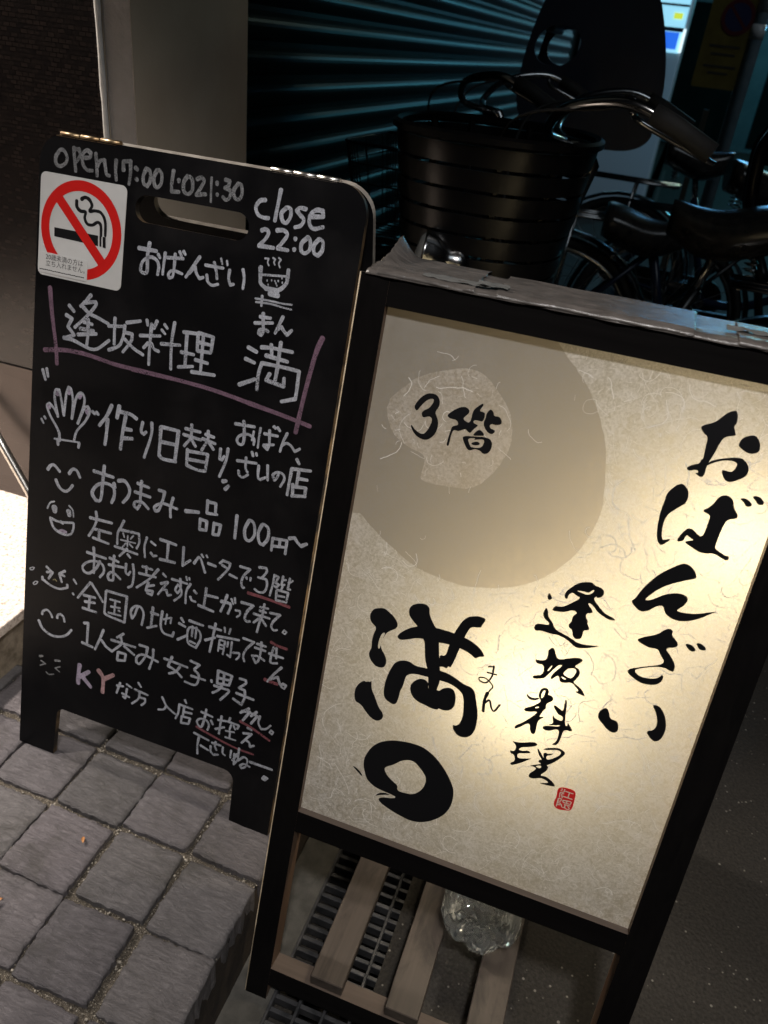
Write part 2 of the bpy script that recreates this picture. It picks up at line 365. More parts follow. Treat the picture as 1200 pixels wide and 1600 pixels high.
def catmull(P, sub=5):
    if len(P) < 3: return [Vector(p) for p in P]
    out = []; n = len(P); P = [Vector(p) for p in P]
    for i in range(n - 1):
        p0 = P[i - 1] if i > 0 else P[0] * 2 - P[1]; p1, p2 = P[i], P[i + 1]; p3 = P[i + 2] if i + 2 < n else P[-1] * 2 - P[-2]
        for k in range(sub):
            t = k / sub
            out.append(.5 * ((2 * p1) + (p2 - p0) * t + (2 * p0 - 5 * p1 + 4 * p2 - p3) * t * t + (3 * p1 - p0 - 3 * p2 + p3) * t ** 3))
    out.append(P[-1]); return out
def split_corners(P, lim=62):
    runs = [[P[0]]]
    for i in range(1, len(P)):
        runs[-1].append(P[i])
        if i < len(P) - 1:
            a = (P[i] - P[i - 1]); b = (P[i + 1] - P[i])
            if a.length > 0 and b.length > 0 and math.degrees(a.angle(b)) > lim and (len(P) < 6 or math.degrees(a.angle(b)) > 80): runs.append([P[i]])
    return runs
def ribbon(mb, P, w, mp, h, mi=0, taper=0.0):
    P = [Vector((p[0], p[1])) for p in P]; L = len(P)
    if L < 2: return
    Ls = []; Rs = []; ph = random.random() * 50
    for i in range(L):
        t = P[min(i + 1, L - 1)] - P[max(i - 1, 0)]
        t = t.normalized() if t.length > 1e-9 else Vector((1, 0)); nn = Vector((-t.y, t.x))
        u = i / (L - 1); k = w / 2 * .94 * (1 + .16 * noise.noise((ph, i * .35, 0)))
        k *= 1.07 - .20 * u + .06 * math.cos(u * PI * 2)
        if taper: k *= 1 - taper * u
        Ls.append(P[i] + nn * k * (1 + .05 * noise.noise((ph + 9, i * .9, 1)))); Rs.append(P[i] - nn * k * (1 + .05 * noise.noise((ph + 5, i * .9, 2))))
    def cap(c, a, b_, d):
        out = []; r = (a - c).length; a0 = math.atan2((a - c).y, (a - c).x)
        for q in range(1, 5): out.append(c + Vector((math.cos(a0 + d * PI * q / 5), math.sin(a0 + d * PI * q / 5))) * r * (.92 if q in (1, 4) else .80))
        return out
    end = cap(P[-1], Ls[-1], Rs[-1], -1); st = cap(P[0], Rs[0], Ls[0], -1)
    vs = Ls + Rs; fs = [(i, i + 1, L + i + 1, L + i) for i in range(L - 1)]
    b1 = len(vs); vs += end; fs.append((L - 1, *range(b1, b1 + 4), 2 * L - 1))
    b2 = len(vs); vs += st; fs.append((L, *range(b2, b2 + 4), 0))
    mb.add([mp(q.x, q.y, h) for q in vs], fs, mi)
def parse(t): return [tuple(float(c) * 1e-4 for c in q.split(',')) for q in t.split()]
def chaikin(P, it=2):
    for _ in range(it):
        Q = []
        for i in range(len(P)):
            a = P[i]; b = P[(i + 1) % len(P)]
            Q += [(a[0] * .75 + b[0] * .25, a[1] * .75 + b[1] * .25), (a[0] * .25 + b[0] * .75, a[1] * .25 + b[1] * .75)]
        P = Q
    return P
def rrect(x0, y0, x1, y1, r, n=6):
    out = []
    for cx_, cy_, a0 in ((x1 - r, y1 - r, 0), (x0 + r, y1 - r, 90), (x0 + r, y0 + r, 180), (x1 - r, y0 + r, 270)):
        for k in range(n + 1):
            a = math.radians(a0 + 90 * k / n); out.append((cx_ + r * math.cos(a), cy_ + r * math.sin(a)))
    return out
def disc(cx_, cy_, r, n=40): return [(cx_ + r * math.cos(2 * PI * k / n), cy_ + r * math.sin(2 * PI * k / n)) for k in range(n)]

# both sign boards lean back by LEAN; a board point is (x, distance up the board, distance in front)
LEAN = math.radians(13.215)
UP = Vector((0, math.sin(LEAN), math.cos(LEAN))); NRM = Vector((0, -math.cos(LEAN), math.sin(LEAN)))
EYE = Vector((0, 0, HC))
def bp(x, s, h): return EYE + Vector((x, 0, 0)) + UP * s + NRM * h
def mirror_y(fn, ym):
    def f(x, s, h):
        p = fn(x, s, h); return Vector((p.x, 2 * ym - p.y, p.z))
    return f

# traced outlines of the writing, in tenths of a millimetre on each board
BOARD="""
opening line in dim chalk|d|51:-7235,396 -7272,335 -7260,255 -7195,236 -7119,288 -7107,358 -7158,425 -7213,424 -7235,396;51:-7012,476 -6996,348 -6969,209;51:-7011,460 -6941,469 -6914,409 -6957,335 -6982,316;51:-6843,382 -6774,398 -6762,449 -6825,471 -6883,413 -6869,305 -6803,246 -6725,251;51:-6693,452 -6672,332 -6656,199;51:-6660,310 -6626,376 -6566,396 -6544,314 -6523,237 -6480,227;51:-6399,414 -6398,298 -6379,190;51:-6286,320 -6297,416 -6197,436 -6186,304 -6197,167;51:-6121,372 -6089,352;51:-6098,246 -6085,233;51:-5968,384 -6005,294 -5990,210 -5942,187 -5906,247 -5913,355 -5968,384;51:-5820,387 -5856,303 -5841,220 -5801,192 -5754,239 -5748,331 -5783,386 -5820,387;51:-5595,413 -5606,267 -5600,177 -5498,186;51:-5515,323 -5513,299;51:-5402,381 -5445,303 -5434,208 -5373,181 -5321,237 -5333,343 -5373,379;51:-5270,365 -5216,390 -5176,360 -5204,291 -5262,192 -5138,214;33:-5082,410 -5070,251 -5060,138;48:-5003,370 -5000,345;48:-4986,239 -4984,222;48:-4898,413 -4841,410 -4849,355 -4894,325 -4820,300 -4818,229 -4863,192 -4910,221;48:-4733,384 -4773,319 -4756,239 -4698,224 -4664,288 -4683,380 -4727,397 -4733,384
closing time in tall letters|w|51:-4355,270 -4428,247 -4466,170 -4429,98 -4356,74 -4287,79;51:-4176,409 -4191,231 -4205,62;51:-4087,217 -4133,157 -4107,78 -4057,62 -4014,140 -4026,221 -4082,230 -4087,217;51:-3834,251 -3908,251 -3945,222 -3904,181 -3843,132 -3872,62 -3943,31;51:-3776,178 -3611,198 -3622,261 -3701,260 -3766,203 -3771,108 -3709,53 -3594,90;51:-4356,-71 -4310,-51 -4264,-80 -4295,-157 -4370,-246 -4178,-241;51:-4162,-39 -4078,-25 -4024,-64 -4061,-142 -4128,-235 -3991,-237;51:-3918,-88 -3915,-106;51:-3913,-208 -3913,-226;51:-3760,-50 -3829,-128 -3823,-211 -3772,-232 -3719,-181 -3727,-87 -3760,-50;51:-3624,-51 -3673,-125 -3660,-207 -3609,-232 -3565,-167 -3570,-72 -3619,-45
drawn rice bowl with steam and chopsticks|w|22:-4271,-376 -4223,-371 -4230,-416 -4209,-449;22:-4169,-353 -4137,-363 -4148,-401 -4133,-429;22:-4094,-340 -4064,-356 -4085,-403 -4064,-448;54:-4313,-486 -4301,-590 -4287,-669 -4209,-717;54:-4216,-716 -4048,-706 -3962,-622 -3949,-564 -3952,-453;30:-4291,-569 -3961,-531;69:-4150,-761 -4041,-771;69:-4151,-726 -4052,-726;19:-4209,-617 -4207,-630;19:-4150,-606 -4148,-621;19:-4108,-605 -4103,-616;19:-4064,-597 -4062,-611;19:-4020,-558 -4018,-571;19:-4009,-606 -4007,-620;19:-4093,-627 -4087,-641;19:-4190,-664 -4187,-674;19:-4076,-654 -4072,-666;25:-4333,-858 -4126,-850 -3984,-852 -3847,-842;25:-4320,-897 -4121,-884 -3978,-895 -3847,-899;37:-4246,-813 -4241,-930
small hiragana above the big character|w|46:-4240,-1058 -4097,-1051;46:-4300,-1147 -4062,-1101;46:-4203,-1012 -4188,-1141 -4175,-1216 -4193,-1272 -4230,-1264 -4225,-1216 -4162,-1201 -4106,-1215;46:-3940,-1002 -3981,-1113 -4016,-1217;46:-3997,-1170 -3944,-1125 -3910,-1163 -3861,-1205 -3804,-1139
big shop name character|w|51:-4349,-1455 -4227,-1489;51:-4368,-1601 -4237,-1627;51:-4411,-1939 -4207,-1826;51:-4173,-1419 -4018,-1400 -3757,-1394;51:-4046,-1362 -4021,-1486;51:-3924,-1309 -3927,-1585;51:-4098,-1505 -3802,-1522;51:-4138,-1606 -4167,-1744 -4163,-1953;51:-4134,-1609 -3874,-1600 -3636,-1605 -3632,-1815 -3633,-1949;51:-3633,-1949 -3816,-2024;51:-3923,-1591 -3936,-1821;51:-4017,-1718 -4056,-1803 -3810,-1834;51:-3813,-1834 -3819,-1728
purple marker bracket around the heading|p|66:-7280,-1269 -7230,-1600 -7150,-2010 -7121,-2249;63:-7325,-2101 -7004,-2041 -6669,-2028 -6253,-2065 -5928,-2070 -5448,-2069;60:-5960,-2074 -5607,-2071 -5134,-2073 -4669,-2095 -4057,-2164;60:-4254,-2140 -3787,-2189 -3388,-2243;66:-3398,-1150 -3448,-1315 -3489,-1584 -3532,-1953 -3567,-2365
first row hiragana beside the handle|w|49:-5993,-549 -5738,-544;49:-5844,-464 -5861,-611 -5851,-803 -5895,-837 -5944,-807 -5923,-699 -5821,-629 -5727,-652 -5690,-723 -5699,-822;42:-5712,-578 -5682,-616;42:-5614,-542 -5623,-672 -5628,-806;42:-5581,-594 -5358,-568;42:-5474,-534 -5474,-685 -5484,-803 -5527,-830 -5546,-788 -5491,-733 -5354,-751;42:-5418,-494 -5386,-542;42:-5364,-483 -5334,-516;45:-5134,-508 -5216,-639 -5302,-780;45:-5263,-724 -5187,-634 -5161,-706 -5113,-761 -5059,-739;42:-5048,-590 -4803,-585;42:-4932,-539 -4890,-645 -4873,-725;42:-5016,-703 -4992,-778 -4929,-811 -4851,-784;42:-4715,-591 -4717,-690 -4686,-761 -4641,-746;42:-4539,-553 -4511,-653 -4512,-777;28:-4845,-479 -4822,-542;28:-4764,-490 -4750,-542
heading in four characters|w|51:-6647,-1252 -6730,-1352 -6796,-1422;51:-6745,-1366 -6577,-1323 -6566,-1365 -6686,-1523 -6869,-1709;51:-6750,-1427 -6655,-1489 -6523,-1518 -6360,-1565;51:-6746,-1611 -6601,-1620;51:-6786,-1709 -6576,-1698;51:-6814,-1792 -6532,-1729;51:-6670,-1568 -6660,-1740 -6669,-1904;51:-6971,-1442 -6888,-1506;51:-7010,-1574 -6916,-1602 -6975,-1719 -6871,-1811 -7030,-1883;51:-7030,-1878 -6879,-1883 -6559,-1941 -6333,-1775;48:-6358,-1590 -6132,-1552;48:-6267,-1471 -6261,-1647 -6254,-1809;48:-6332,-1898 -6206,-1833 -6154,-1778;48:-6089,-1495 -5888,-1435;48:-6114,-1535 -6123,-1660 -6161,-1793;48:-6110,-1623 -5995,-1623 -6006,-1720 -6118,-1882;48:-6100,-1711 -5967,-1798 -5813,-1856;48:-5796,-1404 -5779,-1468;48:-5649,-1389 -5686,-1491;48:-5879,-1618 -5585,-1566;48:-5722,-1443 -5727,-1718 -5720,-1964;48:-5754,-1689 -5815,-1764;48:-5707,-1686 -5662,-1746 -5589,-1765;39:-5538,-1410 -5492,-1452;39:-5572,-1484 -5518,-1528;48:-5564,-1660 -5291,-1624;48:-5396,-1359 -5415,-1626 -5394,-1955;48:-5256,-1448 -5055,-1432;48:-5208,-1463 -5194,-1879;48:-5267,-1705 -5082,-1701;48:-5290,-1902 -5081,-1851;48:-5053,-1421 -5043,-1642;48:-5045,-1419 -4840,-1429 -4848,-1618;48:-5025,-1533 -4855,-1535;48:-5032,-1643 -4851,-1628;48:-4976,-1432 -4966,-1913;48:-5057,-1760 -4876,-1769;48:-5093,-1923 -4765,-1896
drawn hand with painted nails|w|45:-7344,-2377 -7293,-2507;45:-7279,-2349 -7253,-2454;42:-7022,-3306 -7046,-3174 -7196,-2980 -7250,-2863 -7217,-2818 -7132,-2874 -7062,-2972;42:-7066,-2972 -7130,-2739 -7128,-2616 -7068,-2594 -7027,-2715 -6972,-2936;42:-6972,-2936 -6950,-2638 -6921,-2528 -6873,-2555 -6838,-2717 -6841,-2950;42:-6841,-2950 -6797,-2678 -6739,-2569 -6675,-2584 -6659,-2706 -6743,-2995;42:-6743,-2995 -6655,-2765 -6603,-2726 -6565,-2789 -6627,-2938 -6750,-3103 -6788,-3250;27:-7107,-3299 -6696,-3255;51:-7054,-3296 -7043,-3370;51:-6702,-3267 -6712,-3333;36:-7334,-3065 -7296,-3118;36:-7286,-3021 -7264,-3049;45:-6522,-2774 -6483,-2800;45:-6458,-2771 -6424,-2796
painted finger nails of the drawn hand|l|60:-7097,-2642 -7087,-2669;60:-6906,-2569 -6904,-2613;60:-6724,-2591 -6738,-2635;60:-7229,-2854 -7207,-2881;60:-6611,-2788 -6600,-2819
handmade daily change line|w|57:-6227,-2625 -6298,-2789 -6402,-2942;57:-6278,-2826 -6281,-3021 -6294,-3188;57:-6112,-2607 -6135,-2775;57:-6114,-2680 -5941,-2677 -5835,-2716;57:-6003,-2721 -6033,-2962 -6048,-3191;57:-6005,-2896 -5898,-2888;57:-6011,-3027 -5875,-3002;48:-5738,-2744 -5752,-2865 -5712,-2900 -5675,-2859;48:-5601,-2719 -5594,-2887 -5675,-3217;55:-5461,-2745 -5455,-2942 -5454,-3120;55:-5454,-2739 -5197,-2733 -5209,-3160;55:-5450,-2940 -5201,-2927;55:-5453,-3127 -5387,-3166 -5193,-3156;46:-5097,-2676 -4879,-2674;46:-5119,-2761 -4855,-2774;46:-5013,-2605 -5010,-2775 -5095,-2913;46:-5005,-2792 -4927,-2879;46:-4799,-2684 -4676,-2695;46:-4835,-2751 -4648,-2775;46:-4766,-2633 -4761,-2744 -4833,-2907;46:-4759,-2761 -4664,-2858;46:-5039,-2946 -5031,-3163;46:-5033,-2967 -4738,-2942 -4749,-3181;46:-5037,-3078 -4740,-3056;46:-5028,-3162 -4884,-3188 -4754,-3179;43:-4564,-2822 -4563,-2957 -4531,-2967 -4499,-2905;43:-4458,-2796 -4469,-2963 -4538,-3198;54:-4480,-3248 -4432,-3229;54:-4433,-3345 -4389,-3288
two small rows of hiragana|w|43:-4399,-2446 -4129,-2425;43:-4286,-2387 -4256,-2563 -4261,-2679 -4310,-2697 -4348,-2658 -4324,-2591 -4214,-2541 -4119,-2578 -4110,-2658;33:-4131,-2485 -4137,-2561 -4143,-2606;33:-4044,-2419 -4050,-2562 -4049,-2682;39:-3982,-2479 -3796,-2467;39:-3917,-2420 -3895,-2620;39:-3974,-2628 -3835,-2590;39:-3974,-2633 -3919,-2675 -3897,-2621;39:-3866,-2359 -3841,-2378;39:-3816,-2360 -3775,-2396;39:-3674,-2402 -3718,-2529 -3740,-2658;39:-3724,-2569 -3667,-2529 -3601,-2548 -3542,-2608 -3477,-2556;39:-4312,-2919 -4037,-2889;39:-4192,-2850 -4181,-2985 -4148,-3038;39:-4275,-3049 -4257,-3104 -4202,-3121 -4135,-3066;39:-4120,-2757 -4098,-2806;39:-4059,-2760 -4047,-2788;39:-4002,-2911 -3994,-3061 -3958,-3089 -3886,-3042;39:-3881,-2878 -3854,-3072;39:-3716,-2931 -3726,-2992 -3756,-3049 -3791,-2984 -3735,-2933 -3657,-2938 -3628,-3004 -3670,-3111;46:-3497,-2699 -3457,-2753;46:-3549,-2837 -3288,-2803;46:-3545,-2838 -3555,-3022 -3559,-3196;46:-3447,-2859 -3450,-3046;46:-3428,-2940 -3316,-2932;46:-3502,-3035 -3485,-3189;46:-3492,-3063 -3324,-3038 -3318,-3159;46:-3496,-3188 -3309,-3151
drawn smiling face with closed eyes|w|49:-7194,-3772 -7152,-3706 -7090,-3683 -6994,-3753;49:-6838,-3745 -6790,-3670 -6719,-3668 -6658,-3757;49:-7053,-3891 -6985,-3990 -6894,-4023 -6825,-3980 -6772,-3903
snack price line|w|55:-6441,-3605 -6125,-3617;55:-6280,-3491 -6289,-3714 -6304,-3986 -6380,-4023 -6448,-3929 -6379,-3800 -6245,-3734 -6114,-3762 -6092,-3882 -6127,-3991;55:-6110,-3702 -6085,-3755;55:-6042,-3645 -5945,-3625 -5862,-3712 -5869,-3823 -5945,-3938;48:-5741,-3603 -5558,-3620;48:-5772,-3735 -5530,-3749;48:-5681,-3560 -5683,-3727 -5677,-3882 -5712,-3970 -5766,-3937 -5754,-3879 -5655,-3852 -5542,-3924;48:-5406,-3615 -5318,-3615 -5332,-3727 -5382,-3896 -5429,-3924 -5451,-3868 -5326,-3787 -5104,-3808;48:-5181,-3667 -5207,-3817 -5193,-3951;57:-4975,-3801 -4778,-3766;46:-4664,-3567 -4659,-3746;46:-4651,-3583 -4543,-3577 -4532,-3734;46:-4656,-3745 -4504,-3726;46:-4744,-3849 -4743,-4001;46:-4732,-3858 -4646,-3858 -4640,-3980;46:-4740,-4003 -4638,-3990;46:-4534,-3853 -4538,-4021;46:-4521,-3862 -4437,-3854 -4451,-4004;46:-4535,-4016 -4450,-4007;48:-4218,-3659 -4210,-3985;48:-4041,-3687 -4083,-3822 -4053,-3945 -3985,-3951 -3933,-3845 -3966,-3699 -4029,-3674 -4041,-3687;48:-3848,-3692 -3883,-3818 -3853,-3940 -3796,-3963 -3739,-3855 -3752,-3717 -3824,-3675 -3848,-3692;41:-3670,-3826 -3668,-4005;41:-3660,-3829 -3470,-3807 -3467,-3999;41:-3566,-3822 -3564,-3907;41:-3665,-3938 -3475,-3906;48:-3441,-3767 -3370,-3738 -3323,-3789 -3265,-3826 -3192,-3777
drawn laughing face with open mouth|w|27:-7174,-4356 -7130,-4259 -7059,-4220;27:-6812,-4219 -6747,-4273 -6730,-4370;95:-7055,-4311 -7045,-4369;79:-6815,-4304 -6799,-4363;41:-7119,-4489 -6957,-4507 -6724,-4459;41:-7116,-4492 -7054,-4620 -6919,-4676 -6775,-4655 -6723,-4557 -6721,-4464;45:-6940,-4499 -6899,-4514
purple tongue of the laughing face|l|41:-6968,-4659 -6907,-4622 -6837,-4633;41:-6941,-4672 -6850,-4657
line about the lift at the back left|w|44:-6457,-4304 -6098,-4289;44:-6366,-4191 -6347,-4300 -6387,-4441 -6460,-4584;44:-6383,-4453 -6100,-4446;44:-6294,-4454 -6291,-4591;44:-6388,-4592 -6127,-4613;39:-5908,-4201 -5960,-4335;39:-5966,-4337 -5994,-4422 -5989,-4577;39:-5956,-4347 -5657,-4327 -5639,-4451 -5675,-4553;39:-6025,-4620 -5653,-4638;39:-5826,-4603 -5940,-4748;39:-5810,-4683 -5760,-4724;26:-5907,-4387 -5881,-4445;26:-5741,-4379 -5784,-4443;26:-5937,-4497 -5698,-4481;26:-5829,-4404 -5822,-4569;26:-5847,-4524 -5907,-4606;26:-5791,-4521 -5736,-4557;38:-5525,-4344 -5553,-4491 -5531,-4648;38:-5457,-4389 -5381,-4423;38:-5444,-4553 -5406,-4592 -5349,-4571;45:-5315,-4314 -5064,-4325;45:-5187,-4335 -5183,-4579;45:-5293,-4607 -5060,-4591;42:-4947,-4326 -4935,-4603;42:-4933,-4589 -4826,-4487;42:-4765,-4514 -4713,-4411 -4672,-4422 -4585,-4600;42:-4554,-4452 -4437,-4462;32:-4667,-4353 -4636,-4387;32:-4593,-4345 -4573,-4370;38:-4334,-4345 -4383,-4401;38:-4325,-4349 -4230,-4356 -4250,-4451 -4380,-4644;38:-4345,-4416 -4264,-4442;38:-4219,-4521 -4103,-4541;38:-4079,-4358 -3928,-4355 -4014,-4482 -4032,-4590 -4004,-4652 -3979,-4644;32:-3969,-4484 -3959,-4510;32:-3905,-4477 -3906,-4520;38:-3801,-4288 -3706,-4271 -3688,-4320 -3750,-4427 -3803,-4434;38:-3739,-4430 -3676,-4441 -3658,-4533 -3690,-4620 -3765,-4644 -3828,-4618;34:-3571,-4331 -3578,-4475 -3600,-4649;34:-3565,-4335 -3509,-4344 -3538,-4429;34:-3542,-4438 -3493,-4449 -3519,-4501 -3551,-4489;34:-3447,-4316 -3455,-4448;34:-3448,-4371 -3400,-4355;34:-3447,-4451 -3411,-4426;34:-3348,-4319 -3358,-4474 -3320,-4473;34:-3358,-4386 -3304,-4339;34:-3512,-4546 -3503,-4684;34:-3501,-4531 -3344,-4527 -3350,-4672;34:-3489,-4614 -3385,-4601;34:-3501,-4682 -3352,-4672;34:-3436,-4467 -3449,-4524
red underline below the floor number|r|48:-3916,-4704 -3644,-4707 -3298,-4726
line inviting guests to come up|w|44:-6471,-4842 -6154,-4850;44:-6366,-4741 -6349,-4880 -6339,-5131;44:-6250,-4921 -6302,-5041 -6410,-5155 -6497,-5154 -6531,-5082 -6450,-4990 -6324,-4940 -6208,-4959 -6172,-5057 -6233,-5167;44:-6094,-4822 -5943,-4841;44:-6100,-4928 -5860,-4903;44:-6023,-4768 -6024,-4945 -6015,-5050 -6015,-5145 -6078,-5164 -6104,-5104 -6059,-5036 -5988,-5042 -5894,-5098;41:-5821,-4835 -5817,-4964 -5773,-4991 -5743,-4931;41:-5711,-4809 -5685,-4951 -5698,-5129 -5761,-5186;41:-5557,-4796 -5396,-4799;41:-5492,-4777 -5488,-4892;41:-5602,-4913 -5332,-4898;41:-5303,-4767 -5434,-4956 -5623,-5144;41:-5448,-5069 -5347,-5025;41:-5440,-5013 -5473,-5141 -5363,-5121 -5371,-5184 -5452,-5178;38:-5225,-4809 -5173,-4844;38:-5244,-4967 -5139,-4909;38:-5135,-4914 -5275,-5147;38:-5202,-5047 -5150,-5038 -5122,-5114 -5066,-5089;38:-5078,-4848 -4837,-4847;38:-4950,-4805 -4929,-4941 -4967,-5032 -5011,-4993 -4980,-4904 -4929,-4941 -4911,-5042 -5012,-5164;38:-4785,-4834 -4838,-4966 -4832,-5147;38:-4719,-4919 -4678,-4950;38:-4768,-5026 -4738,-5074 -4680,-5076;29:-4862,-4746 -4843,-4797;29:-4814,-4751 -4805,-4779;43:-4539,-4824 -4542,-4967 -4546,-5111;43:-4525,-4925 -4350,-4914;43:-4630,-5114 -4392,-5138;43:-4291,-4941 -4189,-4936;43:-4215,-4829 -4249,-4981 -4284,-5101;43:-4296,-4956 -4162,-4940 -4143,-4987 -4172,-5099;43:-3992,-4870 -3814,-4864 -3895,-4987 -3914,-5085 -3883,-5127 -3833,-5111;33:-4145,-4866 -4110,-4937;33:-4097,-4838 -4081,-4912;33:-4065,-5015 -4003,-5004 -3990,-5056 -4033,-5110;38:-3711,-4855 -3592,-4840;38:-3711,-4909 -3616,-4908;38:-3790,-4980 -3552,-4978;38:-3655,-4792 -3664,-4963 -3692,-5086 -3709,-5240;38:-3672,-4988 -3778,-5111;38:-3668,-5021 -3588,-5104;38:-3554,-4894 -3408,-4878 -3491,-4999 -3512,-5085 -3472,-5130 -3421,-5110;24:-3317,-5079 -3339,-5121 -3303,-5138 -3281,-5102 -3317,-5079
drawn face with squeezed eyes and sweat drops|w|19:-7437,-5385 -7393,-5351 -7355,-5347 -7384,-5390 -7429,-5400 -7437,-5385;19:-7367,-5610 -7331,-5564 -7286,-5557 -7307,-5598 -7351,-5622 -7367,-5610;41:-7145,-5271 -7048,-5325;41:-7136,-5354 -7036,-5328 -7099,-5449;41:-6824,-5247 -6919,-5314;41:-6911,-5314 -6827,-5331;41:-6918,-5323 -6870,-5438;41:-7207,-5452 -7209,-5499;41:-7202,-5492 -7052,-5549 -6901,-5559 -6773,-5499;41:-6773,-5453 -6767,-5501;36:-6666,-5335 -6617,-5389;36:-6669,-5560 -6653,-5580
yellow nose of the squeezed face|y|18:-7019,-5448 -6990,-5426 -6959,-5451
line about sake from the whole country|w|43:-6386,-5300 -6583,-5605;43:-6368,-5302 -6246,-5434 -6154,-5543;43:-6485,-5531 -6287,-5515;43:-6456,-5627 -6288,-5599;43:-6486,-5741 -6253,-5742;43:-6378,-5519 -6385,-5742;43:-6114,-5355 -6118,-5699;43:-6105,-5345 -5765,-5333 -5773,-5754;43:-6114,-5708 -6050,-5733 -5776,-5755;33:-6038,-5462 -5872,-5455;33:-6015,-5572 -5865,-5550;33:-6051,-5681 -5841,-5667;33:-5948,-5454 -5954,-5658;33:-5887,-5594 -5864,-5605;42:-5579,-5435 -5616,-5581 -5653,-5648 -5683,-5547 -5628,-5447 -5530,-5430 -5473,-5522 -5489,-5704;42:-5332,-5371 -5338,-5683;42:-5356,-5460 -5236,-5460;42:-5396,-5718 -5247,-5638;42:-5178,-5383 -5184,-5608 -5125,-5713 -4984,-5722 -4967,-5650;30:-5146,-5502 -5027,-5437 -5032,-5531;30:-5100,-5406 -5111,-5568;41:-4871,-5394 -4827,-5445;41:-4896,-5483 -4793,-5509;41:-4896,-5745 -4765,-5639;41:-4741,-5393 -4522,-5400;41:-4430,-5387 -4242,-5383;41:-4335,-5309 -4355,-5535 -4378,-5773;41:-4465,-5612 -4318,-5523;41:-4290,-5490 -3955,-5444;36:-4726,-5496 -4752,-5570 -4726,-5740 -4598,-5780 -4541,-5624 -4567,-5510 -4673,-5477 -4726,-5496;36:-4681,-5468 -4677,-5625;36:-4620,-5462 -4621,-5634;36:-4700,-5707 -4615,-5717;32:-4193,-5323 -4178,-5394;32:-4101,-5314 -4117,-5400;32:-4246,-5543 -4249,-5716;32:-4238,-5533 -4160,-5532 -4172,-5744;32:-4238,-5608 -4165,-5604;32:-4236,-5662 -4171,-5661;32:-4114,-5526 -4118,-5603;32:-4057,-5507 -4053,-5745 -4107,-5725;32:-4021,-5665 -3927,-5640 -3920,-5689 -3962,-5756;38:-3894,-5393 -3729,-5400 -3825,-5538 -3862,-5657 -3835,-5741;38:-3680,-5410 -3547,-5410;38:-3705,-5477 -3543,-5479;38:-3620,-5366 -3612,-5502 -3626,-5649 -3664,-5707 -3732,-5616 -3639,-5594 -3539,-5629;38:-3485,-5497 -3274,-5499;38:-3430,-5385 -3451,-5495 -3454,-5614 -3423,-5627 -3349,-5604;38:-3390,-5383 -3374,-5537;40:-3277,-5649 -3366,-5777 -3452,-5930;40:-3414,-5881 -3312,-5809 -3263,-5910 -3192,-5895;31:-3219,-5879 -3244,-5939 -3193,-5957 -3168,-5897 -3219,-5879
red tick above the last syllables|r|46:-3481,-5320 -3385,-5344 -3244,-5349
red tick below the last syllables|r|54:-3493,-5913 -3409,-5920 -3305,-5925
drawn smiling face with wide grin|w|41:-7187,-6067 -7174,-6016 -7107,-5970 -7045,-6001 -7003,-6064;41:-6918,-6046 -6908,-5993 -6861,-5964 -6810,-5997 -6786,-6069;45:-7240,-6188 -7168,-6301 -7011,-6367 -6859,-6346 -6741,-6278 -6657,-6166
line about guests drinking alone|w|45:-6448,-5981 -6379,-5955 -6378,-6303;45:-6464,-6313 -6279,-6331;45:-6111,-5989 -6165,-6160 -6233,-6353;45:-6132,-6167 -6040,-6248 -5964,-6283;43:-5772,-5942 -5878,-6037;43:-5967,-6105 -5560,-6095;43:-5815,-6005 -5795,-6109 -5867,-6205 -5946,-6289 -6071,-6237;43:-5746,-6139 -5568,-6223;43:-5840,-6270 -5845,-6399;43:-5830,-6267 -5710,-6259 -5715,-6369;43:-5842,-6401 -5715,-6372;43:-5495,-6034 -5363,-6029 -5378,-6169 -5464,-6334 -5522,-6332 -5522,-6246 -5421,-6169 -5171,-6205;43:-5263,-6034 -5262,-6186 -5303,-6369;43:-5075,-6116 -4693,-6133;43:-4951,-6048 -5004,-6212 -4873,-6252 -4768,-6322;43:-4813,-6163 -4872,-6266 -4975,-6330;42:-4655,-6011 -4508,-6028 -4580,-6123;42:-4578,-6139 -4503,-6194 -4509,-6324 -4565,-6379 -4710,-6373;42:-4619,-6245 -4390,-6240;42:-4295,-6206 -4289,-6235;42:-4208,-6018 -4203,-6230;42:-4198,-6021 -3990,-6030 -4012,-6177;42:-4205,-6133 -4007,-6112;42:-4111,-6033 -4106,-6182;42:-4194,-6223 -4013,-6192;42:-4243,-6276 -4041,-6272;42:-4126,-6248 -4183,-6337 -4256,-6398;42:-4028,-6267 -4010,-6303 -4123,-6471;42:-3867,-6029 -3776,-6025 -3769,-6078 -3863,-6181;42:-3850,-6179 -3768,-6189 -3754,-6296 -3790,-6429 -3929,-6380;42:-3889,-6274 -3616,-6289;42:-3666,-6451 -3790,-6565;42:-3767,-6531 -3646,-6497 -3735,-6673;42:-3543,-6463 -3621,-6560;42:-3614,-6517 -3521,-6523 -3605,-6680;37:-3483,-6511 -3494,-6627 -3442,-6708 -3365,-6679 -3305,-6602;29:-3286,-6673 -3307,-6714 -3270,-6736 -3250,-6693 -3286,-6673
red underline at the right margin|r|43:-3772,-6704 -3585,-6747 -3290,-6849
drawn small frowning face|d|38:-7197,-6796 -7142,-6771;38:-6918,-6774 -6832,-6757;23:-7171,-6861 -7087,-6889 -7183,-6952;23:-6820,-6853 -6911,-6907 -6827,-6947;23:-7069,-7029 -7016,-7054 -6927,-7020
letter pair in lilac marker|l|74:-6480,-6704 -6490,-6871 -6488,-7028;74:-6460,-6905 -6310,-6764;74:-6400,-6899 -6263,-7016
letter in pink marker|k|72:-6147,-6685 -6059,-6795 -6054,-7032;72:-6044,-6797 -5889,-6677
